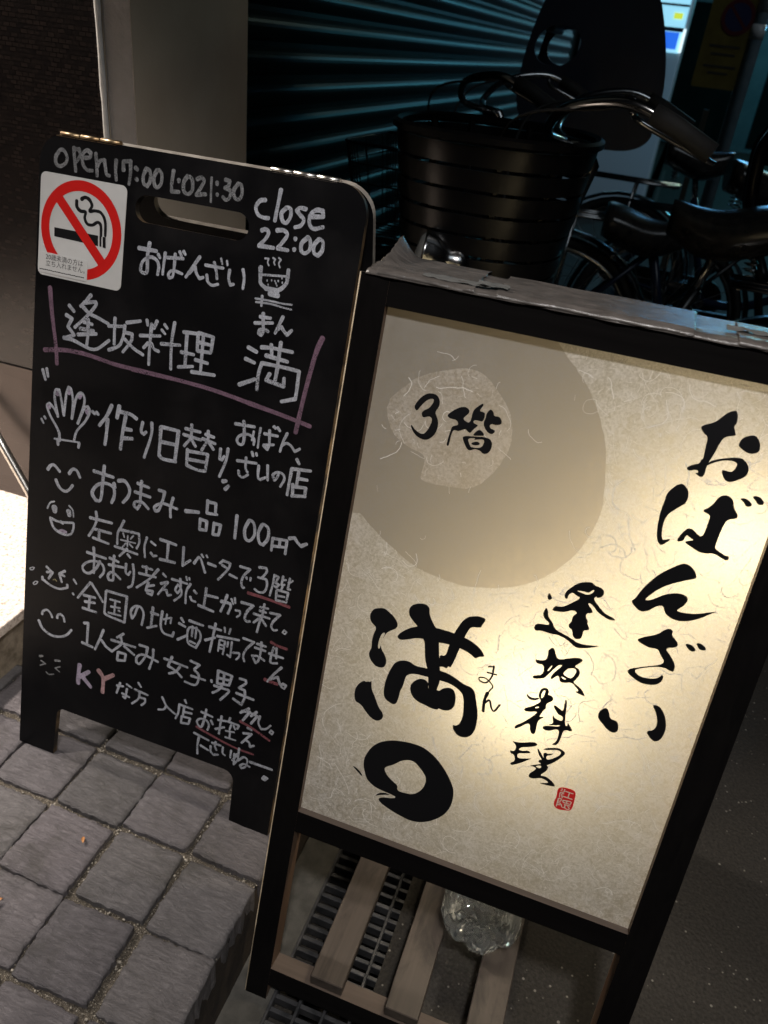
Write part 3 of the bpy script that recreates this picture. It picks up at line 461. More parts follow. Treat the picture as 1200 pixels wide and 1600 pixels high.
closing request lines|w|38:-5815,-6831 -5704,-6806;38:-5764,-6768 -5812,-6958;38:-5651,-6751 -5563,-6783;38:-5641,-6828 -5656,-6994 -5699,-6980;38:-5718,-6930 -5589,-6955;38:-5457,-6660 -5409,-6714;38:-5509,-6789 -5286,-6810;38:-5422,-6809 -5440,-6931 -5538,-7045;38:-5426,-6896 -5327,-6886 -5322,-6948 -5378,-7017;38:-5047,-6756 -4951,-6887 -4802,-6965;38:-4966,-6881 -5002,-6950 -5090,-6985;38:-4674,-6673 -4647,-6718;38:-4759,-6776 -4537,-6780;38:-4755,-6775 -4761,-6921 -4796,-7034;38:-4674,-6804 -4681,-6936;38:-4663,-6873 -4543,-6856;38:-4697,-6959 -4700,-7058;38:-4690,-6957 -4559,-6945 -4576,-7045;38:-4699,-7071 -4579,-7048;38:-4392,-6771 -4207,-6790;38:-4319,-6704 -4330,-6850 -4361,-7008 -4410,-7012 -4445,-6951 -4396,-6889 -4298,-6882 -4248,-6951 -4263,-7035;38:-4224,-6858 -4190,-6912;38:-4116,-6807 -3987,-6781;38:-4067,-6727 -4073,-6901 -4075,-7030;38:-4138,-6969 -4007,-6891;38:-3931,-6706 -3940,-6749;38:-3961,-6775 -3785,-6779 -3801,-6843;38:-3648,-6766 -3580,-6781;38:-3701,-6877 -3572,-6843 -3706,-7045;38:-3647,-6976 -3592,-6997 -3570,-7061 -3510,-7019;38:-4468,-7160 -4221,-7200;38:-4382,-7197 -4393,-7348 -4377,-7489;38:-4342,-7331 -4209,-7367;38:-4164,-7218 -4023,-7213;38:-4108,-7182 -4114,-7255 -4081,-7315;38:-4178,-7283 -4171,-7367 -4123,-7409 -4045,-7378;31:-3902,-6810 -3918,-6901;31:-3863,-6811 -3831,-6866;31:-3975,-6940 -3839,-6915;31:-3903,-6928 -3904,-7028;31:-3969,-7045 -3802,-7040;35:-3984,-7224 -3979,-7323 -3936,-7351;35:-3851,-7232 -3849,-7359;35:-3791,-7268 -3781,-7452;35:-3798,-7297 -3728,-7240 -3814,-7390;35:-3760,-7270 -3727,-7329 -3767,-7431;35:-3730,-7148 -3726,-7341;35:-3721,-7357 -3639,-7265 -3579,-7301 -3592,-7410 -3651,-7464 -3683,-7432 -3624,-7378 -3528,-7393;44:-3534,-7308 -3185,-7305;45:-3282,-7463 -3306,-7506 -3274,-7520 -3236,-7478 -3282,-7463
thin red underline below the request|r|36:-4446,-7043 -4231,-7093 -3945,-7146 -3734,-7169 -3503,-7168
"""
INK="""
large shop name character|-1885,-3883 -1789,-3850 -1728,-3883 -1660,-3918 -1599,-3989 -1602,-4056 -1685,-4116 -1716,-4160 -1750,-4272 -1743,-4354 -1662,-4446 -1640,-4524 -1659,-4590 -1735,-4611 -1805,-4580 -1868,-4498 -1864,-4429 -1848,-4389 -1865,-4293 -1857,-4206 -1834,-4115 -1913,-4074 -1945,-4001 -1925,-3920H-1759,-4157 -1719,-4148 -1744,-4253 -1751,-4370 -1775,-4375 -1784,-4283
large shop name character|-1957,-5000 -1926,-4901 -1864,-4835 -1834,-4847 -1809,-4825 -1788,-4835 -1774,-4795 -1758,-4912 -1697,-4996 -1624,-5129 -1567,-5171 -1545,-5244 -1606,-5311 -1691,-5297 -1768,-5236 -1847,-5157 -1932,-5143
large shop name character|-1483,-3716 -1415,-3674 -1328,-3656 -1276,-3691 -1268,-3769 -1173,-3901 -1124,-3917 -1045,-4287 -1014,-4377 -981,-4534 -998,-4642 -1011,-4767 -1088,-4709 -1144,-4455 -1181,-4384 -1212,-4310 -1249,-4123 -1282,-4076 -1358,-3961 -1449,-3892 -1497,-3842 -1506,-3772
large shop name character|-1583,-4158 -1549,-4089 -1458,-4001 -1361,-3945 -1173,-3901 -1022,-3900 -871,-3908 -747,-3932 -632,-3983 -564,-4057 -568,-4075 -623,-4094 -651,-4133 -712,-4091 -838,-4060 -990,-4053 -1137,-4077 -1319,-4080 -1460,-4151 -1531,-4183
large shop name character|-900,-4337 -928,-4314 -941,-4360 -991,-4342 -1031,-4369 -1061,-4209 -986,-4217 -973,-4064 -956,-3928 -912,-3784 -871,-3698 -823,-3651 -741,-3620 -662,-3616 -638,-3640 -670,-3713 -670,-3745 -783,-3766 -810,-3847 -832,-3952 -851,-4072 -870,-4194
large shop name character|-1575,-4570 -1539,-4472 -1455,-4418 -1362,-4412 -1309,-4444 -1172,-4431 -1009,-4400 -852,-4421 -702,-4487 -627,-4485 -573,-4525 -535,-4630 -475,-4796 -461,-4964 -483,-5077 -546,-5139 -620,-5155 -689,-5120 -738,-5033 -678,-5027 -645,-4963 -638,-4856 -678,-4631 -745,-4569 -861,-4526 -983,-4526 -1121,-4532 -1290,-4540 -1375,-4586 -1388,-4642 -1391,-4747 -1416,-4825 -1411,-4893 -1433,-5025 -1533,-5008 -1600,-4952 -1614,-4791 -1597,-4664
large shop name character|-1234,-4588 -1159,-4571 -1106,-4604 -1102,-4662 -1074,-4686 -1019,-4650 -969,-4666 -935,-4611 -851,-4573 -791,-4603 -756,-4710 -761,-4815 -818,-4875 -893,-4889 -934,-4878 -936,-4905 -1028,-4912 -1095,-4893 -1174,-4887 -1262,-4840 -1308,-4752 -1303,-4673
large brush ring|-1613,-6114 -1689,-5923 -1646,-5735 -1555,-5592 -1396,-5493 -1201,-5450 -1017,-5439 -842,-5515 -688,-5651 -571,-5803 -522,-5922 -523,-6125 -600,-6299 -785,-6461 -967,-6511 -1198,-6464 -1348,-6413 -1413,-6360 -1353,-6311 -1219,-6280 -1191,-6244 -1256,-6231 -1396,-6225 -1498,-6203 -1569,-6160H-1410,-5891 -1295,-5807 -1229,-5727 -1143,-5681 -1063,-5677 -984,-5738 -901,-5813 -878,-5896 -901,-6015 -988,-6126 -1093,-6148 -1202,-6153 -1203,-6075 -1255,-6056 -1340,-6004 -1393,-5947
large brush ring|-1804,-6028 -1776,-6024 -1707,-6056 -1652,-6114 -1667,-6123 -1715,-6091
large brush ring|-1462,-6343 -1392,-6247 -1241,-6236 -1372,-6283
floor label|-1749,-1335 -1681,-1335 -1635,-1381 -1626,-1450 -1664,-1521 -1621,-1573 -1597,-1651 -1609,-1737 -1649,-1799 -1705,-1839 -1794,-1824 -1857,-1775 -1892,-1720 -1882,-1707 -1841,-1750 -1770,-1781 -1730,-1771 -1698,-1716 -1674,-1627 -1682,-1587 -1716,-1574 -1778,-1610 -1803,-1563 -1784,-1528 -1732,-1495 -1702,-1437 -1695,-1394 -1723,-1385 -1778,-1423 -1827,-1496 -1853,-1554 -1884,-1530 -1891,-1496 -1853,-1420 -1806,-1363
floor label|-1530,-1531 -1512,-1496 -1443,-1429 -1373,-1391 -1325,-1402 -1298,-1437 -1345,-1498 -1355,-1521 -1315,-1543 -1283,-1546 -1272,-1502 -1273,-1451 -1264,-1398 -1215,-1341 -1185,-1317 -1175,-1337 -1211,-1406 -1151,-1402 -1137,-1440 -1148,-1504 -1190,-1503 -1240,-1505 -1244,-1536 -1200,-1547 -1184,-1553 -1229,-1605 -1250,-1651 -1284,-1638 -1310,-1614 -1373,-1660 -1416,-1654 -1434,-1664 -1444,-1718 -1445,-1813 -1450,-1841 -1473,-1830 -1471,-1788 -1462,-1681 -1453,-1627 -1430,-1611 -1387,-1591 -1418,-1546 -1479,-1550
floor label|-1129,-1408 -1100,-1355 -1059,-1381 -1050,-1420 -996,-1412 -962,-1440 -954,-1488 -1015,-1508 -1057,-1503 -1072,-1526 -1056,-1553 -1014,-1559 -1001,-1571 -1023,-1609 -1064,-1607 -1114,-1567 -1141,-1512 -1128,-1458
floor label|-1225,-1671 -1195,-1617 -1161,-1587 -1113,-1618 -1102,-1643 -1156,-1655
floor label|-1325,-1711 -1294,-1688 -1243,-1681 -1055,-1646 -1003,-1695 -1000,-1756 -1019,-1808 -1065,-1835 -1113,-1805 -1166,-1797 -1211,-1829 -1249,-1823 -1286,-1774H-1268,-1709 -1181,-1684 -1205,-1713 -1110,-1679 -1085,-1699 -1103,-1777 -1213,-1796 -1236,-1762
floor label|-1227,-1755 -1182,-1723 -1142,-1718 -1121,-1744 -1183,-1768
first hiragana of the column|899,-1077 924,-1046 1010,-1003 1051,-947 1092,-891 1132,-861 1167,-853 1191,-899 1203,-968 1183,-999 1215,-1059 1227,-1082 1157,-1104 1126,-1133 1111,-1179 1098,-1267 1075,-1358 1070,-1375 1059,-1437 1066,-1512 1042,-1550 971,-1514 1006,-1511 991,-1476 920,-1511 883,-1487 931,-1443 993,-1416 992,-1379 1012,-1363 1001,-1291 992,-1144 948,-1128
first hiragana of the column|1070,-1375 1146,-1330 1234,-1297 1315,-1275 1366,-1285 1413,-1326 1436,-1385 1424,-1441 1377,-1480 1321,-1522 1274,-1528 1229,-1491 1199,-1434 1218,-1424 1274,-1431 1300,-1419 1326,-1338 1270,-1318 1187,-1335 1102,-1383 1056,-1427
first hiragana of the column|1269,-1161 1287,-1089 1335,-1056 1382,-1040 1423,-1061 1458,-1115 1469,-1180 1423,-1216 1365,-1217 1298,-1186
second hiragana of the column|783,-1778 824,-1706 870,-1652 910,-1650 955,-1683 979,-1721 990,-1824 942,-1870 896,-1922 850,-1980 835,-2075 845,-2164 867,-2244 893,-2243 943,-2217 935,-2243 888,-2300 858,-2305 820,-2252 796,-2166 780,-2044 779,-1931 785,-1839
second hiragana of the column|1144,-1864 1191,-1820 1226,-1766 1246,-1700 1293,-1658 1353,-1660 1394,-1699 1413,-1760 1450,-1799 1474,-1831 1464,-1862 1391,-1885 1373,-1960 1366,-2052 1363,-2143 1364,-2200 1435,-2231 1480,-2247 1507,-2239 1524,-2268 1504,-2295 1449,-2279 1369,-2250 1286,-2280 1223,-2275 1153,-2244 1070,-2216 1125,-2183 1158,-2173 1117,-2156 1079,-2133 1069,-2170 1064,-2206 1019,-2228 1005,-2205 1029,-2135 1062,-2071 1110,-2061 1162,-2098 1208,-2119 1229,-2085 1231,-1988 1234,-1897 1210,-1881
second hiragana of the column|1433,-1656 1480,-1641 1531,-1662 1568,-1696 1516,-1726 1484,-1686
second hiragana of the column|1532,-1609 1587,-1593 1632,-1613 1664,-1659 1609,-1679 1579,-1644
third hiragana of the column|755,-2968 793,-2922 811,-2856 853,-2750 942,-2604 1032,-2512 1114,-2436 1179,-2424 1248,-2467 1283,-2515 1291,-2555 1195,-2600 1078,-2675 984,-2756 916,-2850 877,-2923 952,-2893 1044,-2804 1146,-2753 1237,-2745 1283,-2783 1268,-2854 1225,-2907 1206,-2940 1293,-2939 1411,-2909 1521,-2854 1579,-2825 1518,-2881 1418,-2973 1297,-3035 1205,-3041 1127,-3013 1091,-2970 1070,-2916 994,-2960 952,-3021 877,-3054 813,-3017
fourth hiragana of the column|926,-3372 952,-3329 1108,-3243 1149,-3175 1210,-3141 1240,-3166 1235,-3208 1287,-3246 1328,-3287 1311,-3331 1236,-3359 1232,-3388 1294,-3437 1357,-3513 1371,-3585 1348,-3607 1263,-3580 1173,-3604 1066,-3655 993,-3701 1015,-3737 1083,-3763 1200,-3744 1259,-3695 1267,-3659 1293,-3697 1279,-3766 1219,-3813 1103,-3835 994,-3794 922,-3747 945,-3704 1051,-3646 1169,-3591 1232,-3556 1250,-3514 1201,-3468 1151,-3395 1072,-3414 995,-3398
fourth hiragana of the column|1380,-3263 1428,-3247 1482,-3270 1509,-3306 1458,-3329
fourth hiragana of the column|1479,-3221 1521,-3207 1568,-3228 1602,-3264 1539,-3288
fifth hiragana of the column|780,-4280 834,-4223 877,-4267 902,-4347 979,-4341 1014,-4403 1018,-4462 984,-4502 916,-4485 836,-4424 772,-4365
fifth hiragana of the column|1270,-4039 1305,-4022 1358,-4034 1434,-4126 1481,-4269 1462,-4406 1407,-4451 1348,-4420 1289,-4353 1364,-4321 1379,-4227 1328,-4105
first character of the small column|98,-3112 106,-3053 156,-2982 200,-2932 259,-2901 332,-2879 373,-2910 429,-2911 473,-2934 485,-2980 458,-3025 416,-3035 422,-3012 388,-3054 474,-3127 543,-3180 614,-3195 669,-3215 636,-3235 567,-3228 480,-3193 409,-3134 369,-3110 351,-3128 430,-3197 409,-3222 371,-3228 366,-3274 405,-3318 401,-3345 442,-3396 425,-3418 382,-3428 389,-3496 377,-3539 334,-3553 297,-3540 270,-3458 234,-3450 218,-3411 244,-3377 237,-3302 282,-3256 221,-3238 143,-3294 22,-3313 16,-3290 39,-3244 64,-3249 127,-3229 191,-3165 272,-3083 212,-3071 172,-3046 137,-3088 139,-3137 115,-3136H199,-3019 274,-3002 332,-3009 368,-2954 382,-2968 355,-3014 315,-3033 257,-3026
first character of the small column|-70,-3152 -57,-3123 -31,-3146 -15,-3179 -34,-3204 -58,-3199
first character of the small column|-121,-3566 -111,-3510 -56,-3493 29,-3485 15,-3450 -37,-3428 -68,-3374 -53,-3292 -23,-3321 -5,-3392 52,-3438 100,-3513 192,-3535 291,-3561 368,-3594 490,-3579 601,-3548 507,-3602 382,-3651 333,-3638 265,-3595 164,-3564 63,-3577 -32,-3569 -97,-3591
second character of the small column|-20,-3915 5,-3920 94,-3896 98,-3815 87,-3772 112,-3731 148,-3732 174,-3790 212,-3849 315,-3795 408,-3752 468,-3762 454,-3800 391,-3868 452,-3880 478,-3937 451,-4013 426,-4055 491,-4079 546,-4113 590,-4172 562,-4175 464,-4156 517,-4137 473,-4099 416,-4059 353,-4088 297,-4100 273,-4041 250,-4029 212,-4090 189,-4091 191,-4050 222,-3986 281,-3892 236,-3901 203,-3959 147,-4065 123,-4114 14,-4155 0,-4123 26,-4105 102,-4074 90,-3951 5,-3967H294,-3994 334,-3920 385,-3889 427,-3895 432,-3939 413,-4000 383,-4023H289,-4029 314,-4027 359,-4042 321,-4056H130,-4018 163,-3937 178,-3928 154,-4006
third character of the small column|8,-4574 7,-4532 46,-4507 108,-4459 157,-4399 145,-4372 123,-4355 113,-4312 120,-4248 157,-4214 193,-4217 214,-4250 211,-4292 245,-4285 284,-4317 271,-4353 216,-4404 233,-4455 207,-4495 193,-4552 184,-4587 241,-4561 199,-4613 181,-4652 187,-4734 187,-4808 158,-4824 127,-4788 108,-4710 77,-4711 11,-4784 -43,-4829 -45,-4783 24,-4721 80,-4647 135,-4574 151,-4526 85,-4556H140,-4312 149,-4258 173,-4244 177,-4279 166,-4344 152,-4355H113,-4483 153,-4458 153,-4479 121,-4495
third character of the small column|-14,-4347 25,-4379 80,-4381 127,-4353 136,-4371 87,-4409 33,-4413 1,-4393
third character of the small column|400,-4265 427,-4302 437,-4360 451,-4468 471,-4585 504,-4594 488,-4548 520,-4567 569,-4622 547,-4641 485,-4643 470,-4691 471,-4785 449,-4858 416,-4872 393,-4869 431,-4822 439,-4745 428,-4664 377,-4678 333,-4716 271,-4723 246,-4701 259,-4675 326,-4650 419,-4626 422,-4604 366,-4630 290,-4653 351,-4609 325,-4556 320,-4501 343,-4539 391,-4552 435,-4547 430,-4491 375,-4486 328,-4441 300,-4399 314,-4384 375,-4413 414,-4430 408,-4350
fourth character of the small column|-41,-4980 12,-4987 90,-4963 206,-4908 256,-4926 220,-4967 128,-5008 79,-5032 60,-5072 115,-5067 163,-5038 205,-5059 147,-5087 61,-5115 70,-5177 137,-5162 238,-5117 177,-5174 108,-5239 28,-5298 7,-5268 58,-5226 31,-5149 -16,-5145 -30,-5107 4,-5110 24,-5097 31,-5029
fourth character of the small column|257,-4969 280,-4987 330,-5043 356,-5076 331,-5010 364,-4992 376,-5004 449,-4970 414,-5011 373,-5032 384,-5076 426,-5060 499,-4988 522,-4936 490,-4916 447,-4923 331,-4973 321,-4950 440,-4895 501,-4886 568,-4919 543,-4982 483,-5070 425,-5131 401,-5146 427,-5157 426,-5212 357,-5306 426,-5289 486,-5308 577,-5377 471,-5397 362,-5403 447,-5374 480,-5355 437,-5334 381,-5329 282,-5380 245,-5361 248,-5316 312,-5235 279,-5215 218,-5229 274,-5190 355,-5147 309,-5144 306,-5112 342,-5093 310,-5073 268,-5013H287,-5201 352,-5170 352,-5209 317,-5217
"""
INKST="""
small hiragana beside the large character|w|20:-487,-4171 -434,-4160 -434,-4210;20:-485,-4247 -383,-4241;20:-434,-4147 -427,-4273 -472,-4372 -546,-4373 -559,-4336 -482,-4326 -393,-4391 -410,-4450 -429,-4499;38:-430,-4494 -444,-4597 -428,-4736;25:-437,-4629 -389,-4577 -347,-4664 -308,-4689 -266,-4592
"""
SEAL="611,-5368 651,-5350 715,-5344 766,-5345 795,-5377 800,-5437 804,-5510 803,-5595 778,-5626 729,-5635 675,-5654 620,-5641 596,-5606 593,-5562 604,-5504 597,-5445 594,-5402"
SEALST="13:639,-5375 640,-5392 631,-5402;13:667,-5372 665,-5409 631,-5431 636,-5491;13:671,-5430 651,-5441 666,-5487;13:683,-5392 769,-5392;13:727,-5392 726,-5454;13:672,-5465 774,-5465;13:630,-5511 631,-5618;13:633,-5511 660,-5504 660,-5534 637,-5548;13:643,-5568 664,-5564 662,-5587 641,-5592;13:684,-5515 691,-5540 727,-5539 771,-5538;13:686,-5515 769,-5503 771,-5538;13:727,-5508 727,-5538;13:678,-5576 692,-5606 721,-5603;13:712,-5562 776,-5558;13:719,-5564 724,-5602 760,-5613 774,-5594 751,-5573"
PATCH="-2196,-1511 -2050,-1340 -1903,-1189 -1619,-1051 -1326,-989 -1175,-1064 -1009,-1209 -893,-1350 -831,-1503 -812,-1703 -879,-1928 -1005,-2137 -1155,-2248 -1364,-2267 -1682,-2295 -1672,-2165 -1672,-1986 -1857,-1960 -2057,-1866 -2159,-1713"
DISC="-657,-579 -488,-676 -327,-813 -153,-1004 -17,-1212 104,-1479 186,-1794 226,-2092 198,-2360 100,-2625 -55,-2869 -269,-3068 -485,-3194 -750,-3283 -1033,-3323 -1296,-3301 -1528,-3261 -1735,-3166 -1929,-3058 -2137,-2924 -2277,-2824 -2368,-2879"
CIG="-7244,-504 -6587,-501 -6578,-627 -7239,-615"
TIPS="-6566,-501 -6536,-501 -6527,-628 -6557,-627H-6519,-502 -6473,-502 -6463,-636 -6509,-631"
SMOKE="46:-6858,-105 -6805,-77 -6741,-96 -6700,-160 -6732,-228 -6646,-212 -6559,-226 -6495,-318 -6482,-486;46:-6928,-134 -6918,-206 -6865,-247 -6789,-250 -6797,-322 -6753,-386 -6674,-386 -6606,-343 -6556,-373 -6544,-496"


ZP = 0.135                                   # top of the raised pavement
XK = -0.286                                  # kerb line
# ------------------------------------------------------------------ setting
mb = MB(); mb.box((9.6, 15, -.05), (19.4, 50, .1)); road = mb.build('road', M['asphalt']); tag(road, 'dark speckled asphalt road', 'road', kind='structure')
# gutter: concrete channel between kerb and asphalt, open where the grating lies
mb = MB()
for (x0, x1, y0, y1, z0, z1) in ((XK, -.228, -1.5, 12, -.12, -.001), (-.074, -.04, -1.5, 12, -.12, .001), (-.228, -.074, -1.5, 12, -.14, -.12)):
    mb.box(((x0 + x1) / 2, (y0 + y1) / 2, (z0 + z1) / 2), (x1 - x0 - .0005, y1 - y0, z1 - z0))
gut = mb.build('gutter', M['concrete']); tag(gut, 'concrete gutter along the kerb', 'gutter', kind='structure')
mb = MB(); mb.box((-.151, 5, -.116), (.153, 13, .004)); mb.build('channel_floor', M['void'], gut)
# low ground far away on the left of the road beyond the building line
mb = MB(); mb.box((-5.3, 20, -.06), (10.2, 40, .1)); tag(mb.build('far_ground', M['asphalt']), 'dark ground beyond the shutter', 'ground', kind='structure')
bpy.data.objects['far_ground'].location = (0, 0, -.02)
# pavement: mortar bed, kerb face, stones
mb = MB(); n0, n1 = 60, 130
x0, x1, y0, y1 = -2.4, XK - .006, -1.2, 1.6
bed = []
NX, NY = 110, 150
for j in range(NY + 1):
    for i in range(NX + 1):
        x = x0 + (x1 - x0) * i / NX; y = y0 + (y1 - y0) * j / NY
        bed.append((x, y, ZP - .0092 + .004 * noise.noise((x * 60, y * 60, 0)) + .002 * noise.noise((x * 170, y * 170, 3))))
mb.add(bed, [(j * (NX + 1) + i, j * (NX + 1) + i + 1, (j + 1) * (NX + 1) + i + 1, (j + 1) * (NX + 1) + i) for j in range(NY) for i in range(NX)], 0, True)
pav = mb.build('pavement', M['mortar']); tag(pav, 'raised pavement of square slate setts', 'pavement', kind='structure')
mb = MB()
kp = []
for j in range(121):
    y = -1.2 + 2.8 * j / 120
    for k in range(8):
        z = ZP - .012 - (ZP - .008) * k / 7
        kp.append((XK - .004 + .005 * noise.noise((y * 30, z * 40, 5)) + .004 * (k / 7), y, z))
mb.add(kp, [(j * 8 + k, j * 8 + k + 1, (j + 1) * 8 + k + 1, (j + 1) * 8 + k) for j in range(120) for k in range(7)], 0, True)
mb.build('kerb_face', M['kerb'], pav)
def stone(cx_, cy_, w, d, rnd):
    """one hand-cut sett with a rough top, chipped edges and a slight tilt"""
    bm_ = MB(); NG = 18; tx, ty = rnd.uniform(-.018, .018), rnd.uniform(-.018, .018); hz = rnd.uniform(-.002, .0025); rz = rnd.uniform(-.03, .03); s_ = rnd.random() * 100
    def edge(t, k): return .0024 * noise.noise((t * 9 + s_, k * 7.3, s_)) + .0014 * noise.noise((t * 31, k * 3.1, s_)) + .0008 * noise.noise((t * 70, k * 3.1, s_))
    pts_ = []
    for j in range(NG + 1):
        for i in range(NG + 1):
            u = i / NG * 2 - 1; q = j / NG * 2 - 1
            # rounded-square footprint
            cu = u * (1 - .020 * q ** 6); cq = q * (1 - .020 * u ** 6)
            x = cu * w / 2 + edge(q, 1 if u > 0 else 2) * abs(u) ** 3; y = cq * d / 2 + edge(u, 3 if q > 0 else 4) * abs(q) ** 3
            e = max(abs(u), abs(q)); drop = 0 if e < .93 else ((e - .93) / .07) ** 2 * .0018
            z = ZP + hz + x * tx + y * ty + .0026 * noise.noise((x * 34 + s_, y * 34, s_)) + .0013 * noise.noise((x * 130, y * 130, s_)) - drop
            xr = x * math.cos(rz) - y * math.sin(rz); yr = x * math.sin(rz) + y * math.cos(rz)
            pts_.append(Vector((cx_ + xr, cy_ + yr, z)))
    fs = [(j * (NG + 1) + i, j * (NG + 1) + i + 1, (j + 1) * (NG + 1) + i + 1, (j + 1) * (NG + 1) + i) for j in range(NG) for i in range(NG)]
    b = bm_.add(pts_, fs, 0, True)
    ring = [i for i in range(NG)] + [j * (NG + 1) + NG for j in range(NG)] + [NG * (NG + 1) + NG - i for i in range(NG)] + [(NG - j) * (NG + 1) for j in range(NG)]
    low = bm_.add([Vector((pts_[i].x + (pts_[i].x - cx_) * .01, pts_[i].y, ZP - .05)) for i in ring], [], 0)
    for k in range(len(ring)):
        k2 = (k + 1) % len(ring); bm_.f.append([ring[k], ring[k2], low + k2, low + k]); bm_.m.append(0); bm_.sm.append(False)
    return bm_
rnd = random.Random(11)
PX, PY = .1145, .1135
xs = [-.343 - PX * i for i in range(16)]
ys = [.552 + PY * j for j in range(-9, 6)]
for i, xc in enumerate(xs):
    for j, yc in enumerate(ys):
        if yc < -.3 and xc < -.9: continue
        w = .1085 + rnd.uniform(-.004, .003); d = .1068 + rnd.uniform(-.004, .0035)
        if abs(yc - (.552 + PY * 2)) < .001: d *= .93
        st = stone(xc + rnd.uniform(-.002, .002) + (0 if i else .002), yc + rnd.uniform(-.003, .003), w, d, rnd)
        st.build('paving_stone', M['slates'][rnd.choice((0, 0, 1, 1, 2, 3))], pav)
# pebbles lying in the joints
mb = MB()
ico = [(0, 0, 1), (.894, 0, .447), (.276, .851, .447), (-.724, .526, .447), (-.724, -.526, .447), (.276, -.851, .447), (.724, .526, -.447), (-.276, .851, -.447), (-.894, 0, -.447), (-.276, -.851, -.447), (.724, -.526, -.447), (0, 0, -1)]
icf = [(0, 1, 2), (0, 2, 3), (0, 3, 4), (0, 4, 5), (0, 5, 1), (1, 6, 2), (2, 7, 3), (3, 8, 4), (4, 9, 5), (5, 10, 1), (1, 10, 6), (2, 6, 7), (3, 7, 8), (4, 8, 9), (5, 9, 10), (11, 7, 6), (11, 8, 7), (11, 9, 8), (11, 10, 9), (11, 6, 10)]
for _ in range(2600):
    if rnd.random() < .5: x = xs[rnd.randrange(8)] - PX / 2 + rnd.gauss(0, .0036); y = rnd.uniform(.1, .95)
    else: x = rnd.uniform(-1.1, XK - .004); y = ys[rnd.randrange(5, 14)] + PY / 2 + rnd.gauss(0, .0036)
    if x > XK - .004: continue
    r = abs(rnd.gauss(.0011, .0006)) + .0004; q = [rnd.uniform(.6, 1.2) for _ in range(3)]
    zc = ZP - .0078 + .004 * noise.noise((x * 60, y * 60, 0))
    mb.add([(x + a * r * q[0], y + b_ * r * q[1], zc + c_ * r * q[2]) for a, b_, c_ in ico], icf, 0, True)
tag(mb.build('joint_gravel', M['pebble'], fix=False), 'pale grit and pebbles lying in the joints of the setts', 'gravel', kind='stuff')

# ------------------------------------------------------------------ drain grating in the gutter
gr = thing('drain_grating', (-.151, .6, 0), 'slotted metal drain grating in the gutter below the lit sign', 'drain grating')
XG = [-.2275, -.1900, -.1535, -.1165, -.0745]
for seg_i, (ya, yb) in enumerate(((-.20, .5945), (.5985, 1.39))):
    mb = MB()
    for xb in XG: mb.box((xb, (ya + yb) / 2, -.0105), (.0045, yb - ya, .021))
    y = ya + .006
    while y < yb:
        mb.box((-.151, y, -.012), (.153, .0062, .017)); y += .0186
    for ye in (ya, yb): mb.box((-.151, ye, -.0108), (.157, .0045, .0205))
    mb.build('grate_section', M['grate'], gr, gr.location, bevel=.0008, seg=1)

# ------------------------------------------------------------------ granite ledge, tiled pillar, shutter wall
ZL = .2395; XL = -.8705; YW = 1.167
led = thing('granite_ledge', (-1.6, .2, ZP), 'brightly lit pale speckled granite ledge left of the chalkboard', 'ledge')
mb = MB(); mb.box((-1.66, .0, (ZP - .03 + ZL - .02) / 2), (1.58 - .012, 2.32, ZL - .02 - ZP + .03)); mb.build('ledge_base', M['granite_side'], led, led.location)
mb = MB(); mb.box((-1.66, .0, ZL - .0095), (1.58, 2.33, .021)); mb.build('ledge_top', M['granite'], led, led.location, bevel=.003)
pil = thing('tiled_pillar', (-1.5, 1.3, 0), 'black tiled wall pillar with grey plaster edge behind the chalkboard', 'pillar')
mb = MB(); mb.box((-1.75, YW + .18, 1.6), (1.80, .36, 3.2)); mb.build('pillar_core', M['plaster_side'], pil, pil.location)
mb = MB(); mb.box((-1.752, YW - .004, .545 + 1.3), (1.792, .012, 2.6)); mb.build('mosaic_tile_face', M['tile'], pil, pil.location)
mb = MB(); mb.box((-1.755, YW - .006, (.20 + .543) / 2), (1.786, .016, .343)); mb.build('steel_base_plate', M['brushed'], pil, pil.location)
mb = MB()
bd = []
for j in range(140):
    z = .1 + 3.0 * j / 139; wv = .0012 * noise.noise((z * 23, 0, 0)) + .0008 * noise.noise((z * 90, 2, 0)); 
    for a in range(7):
        t = PI * a / 6; bd.append((-.8515 - math.cos(t) * (.0048 + wv), YW - .008 - math.sin(t) * (.006 + wv), z))
mb.add(bd, [(j * 7 + a, j * 7 + a + 1, (j + 1) * 7 + a + 1, (j + 1) * 7 + a) for j in range(139) for a in range(6)], 0, True)
mb.build('corner_bead', M['bead'], pil, pil.location)
mb = MB()
pl = []
for j in range(200):
    z = .05 + 3.0 * j / 199
    for i in range(12):
        x = -.8465 + .0465 * i / 11; pl.append((x, YW - .004 + .0012 * noise.noise((x * 70, z * 70, 1)) + .0006 * noise.noise((x * 210, z * 210, 4)), z))
mb.add(pl, [(j * 12 + i, j * 12 + i + 1, (j + 1) * 12 + i + 1, (j + 1) * 12 + i) for j in range(199) for i in range(11)], 0, True)
mb.build('plaster_face', M['plaster'], pil, pil.location, fix=False)
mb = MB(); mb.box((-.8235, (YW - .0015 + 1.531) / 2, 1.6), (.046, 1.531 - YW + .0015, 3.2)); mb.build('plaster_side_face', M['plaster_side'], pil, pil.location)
shu = thing('roller_shutter', (-.90, 3.8, 0), 'dark green slatted roller shutter in the wall behind the bicycles', 'shutter')
mb = MB(); prof = []; PT = .0652
z = .02
while z < 3.0:
    for q in range(9):
        t = q / 8; prof.append((math.sin(PI * t) ** .8 * .0095, z + PT * .76 * t))
    prof += [(-.003, z + PT * .80), (-.003, z + PT * .96)]
    z += PT
ya, yb = 1.45, 6.6
vs = []; 
for (dx, zz) in prof: vs += [(-.893 + dx, ya, zz), (-.893 + dx, yb, zz)]
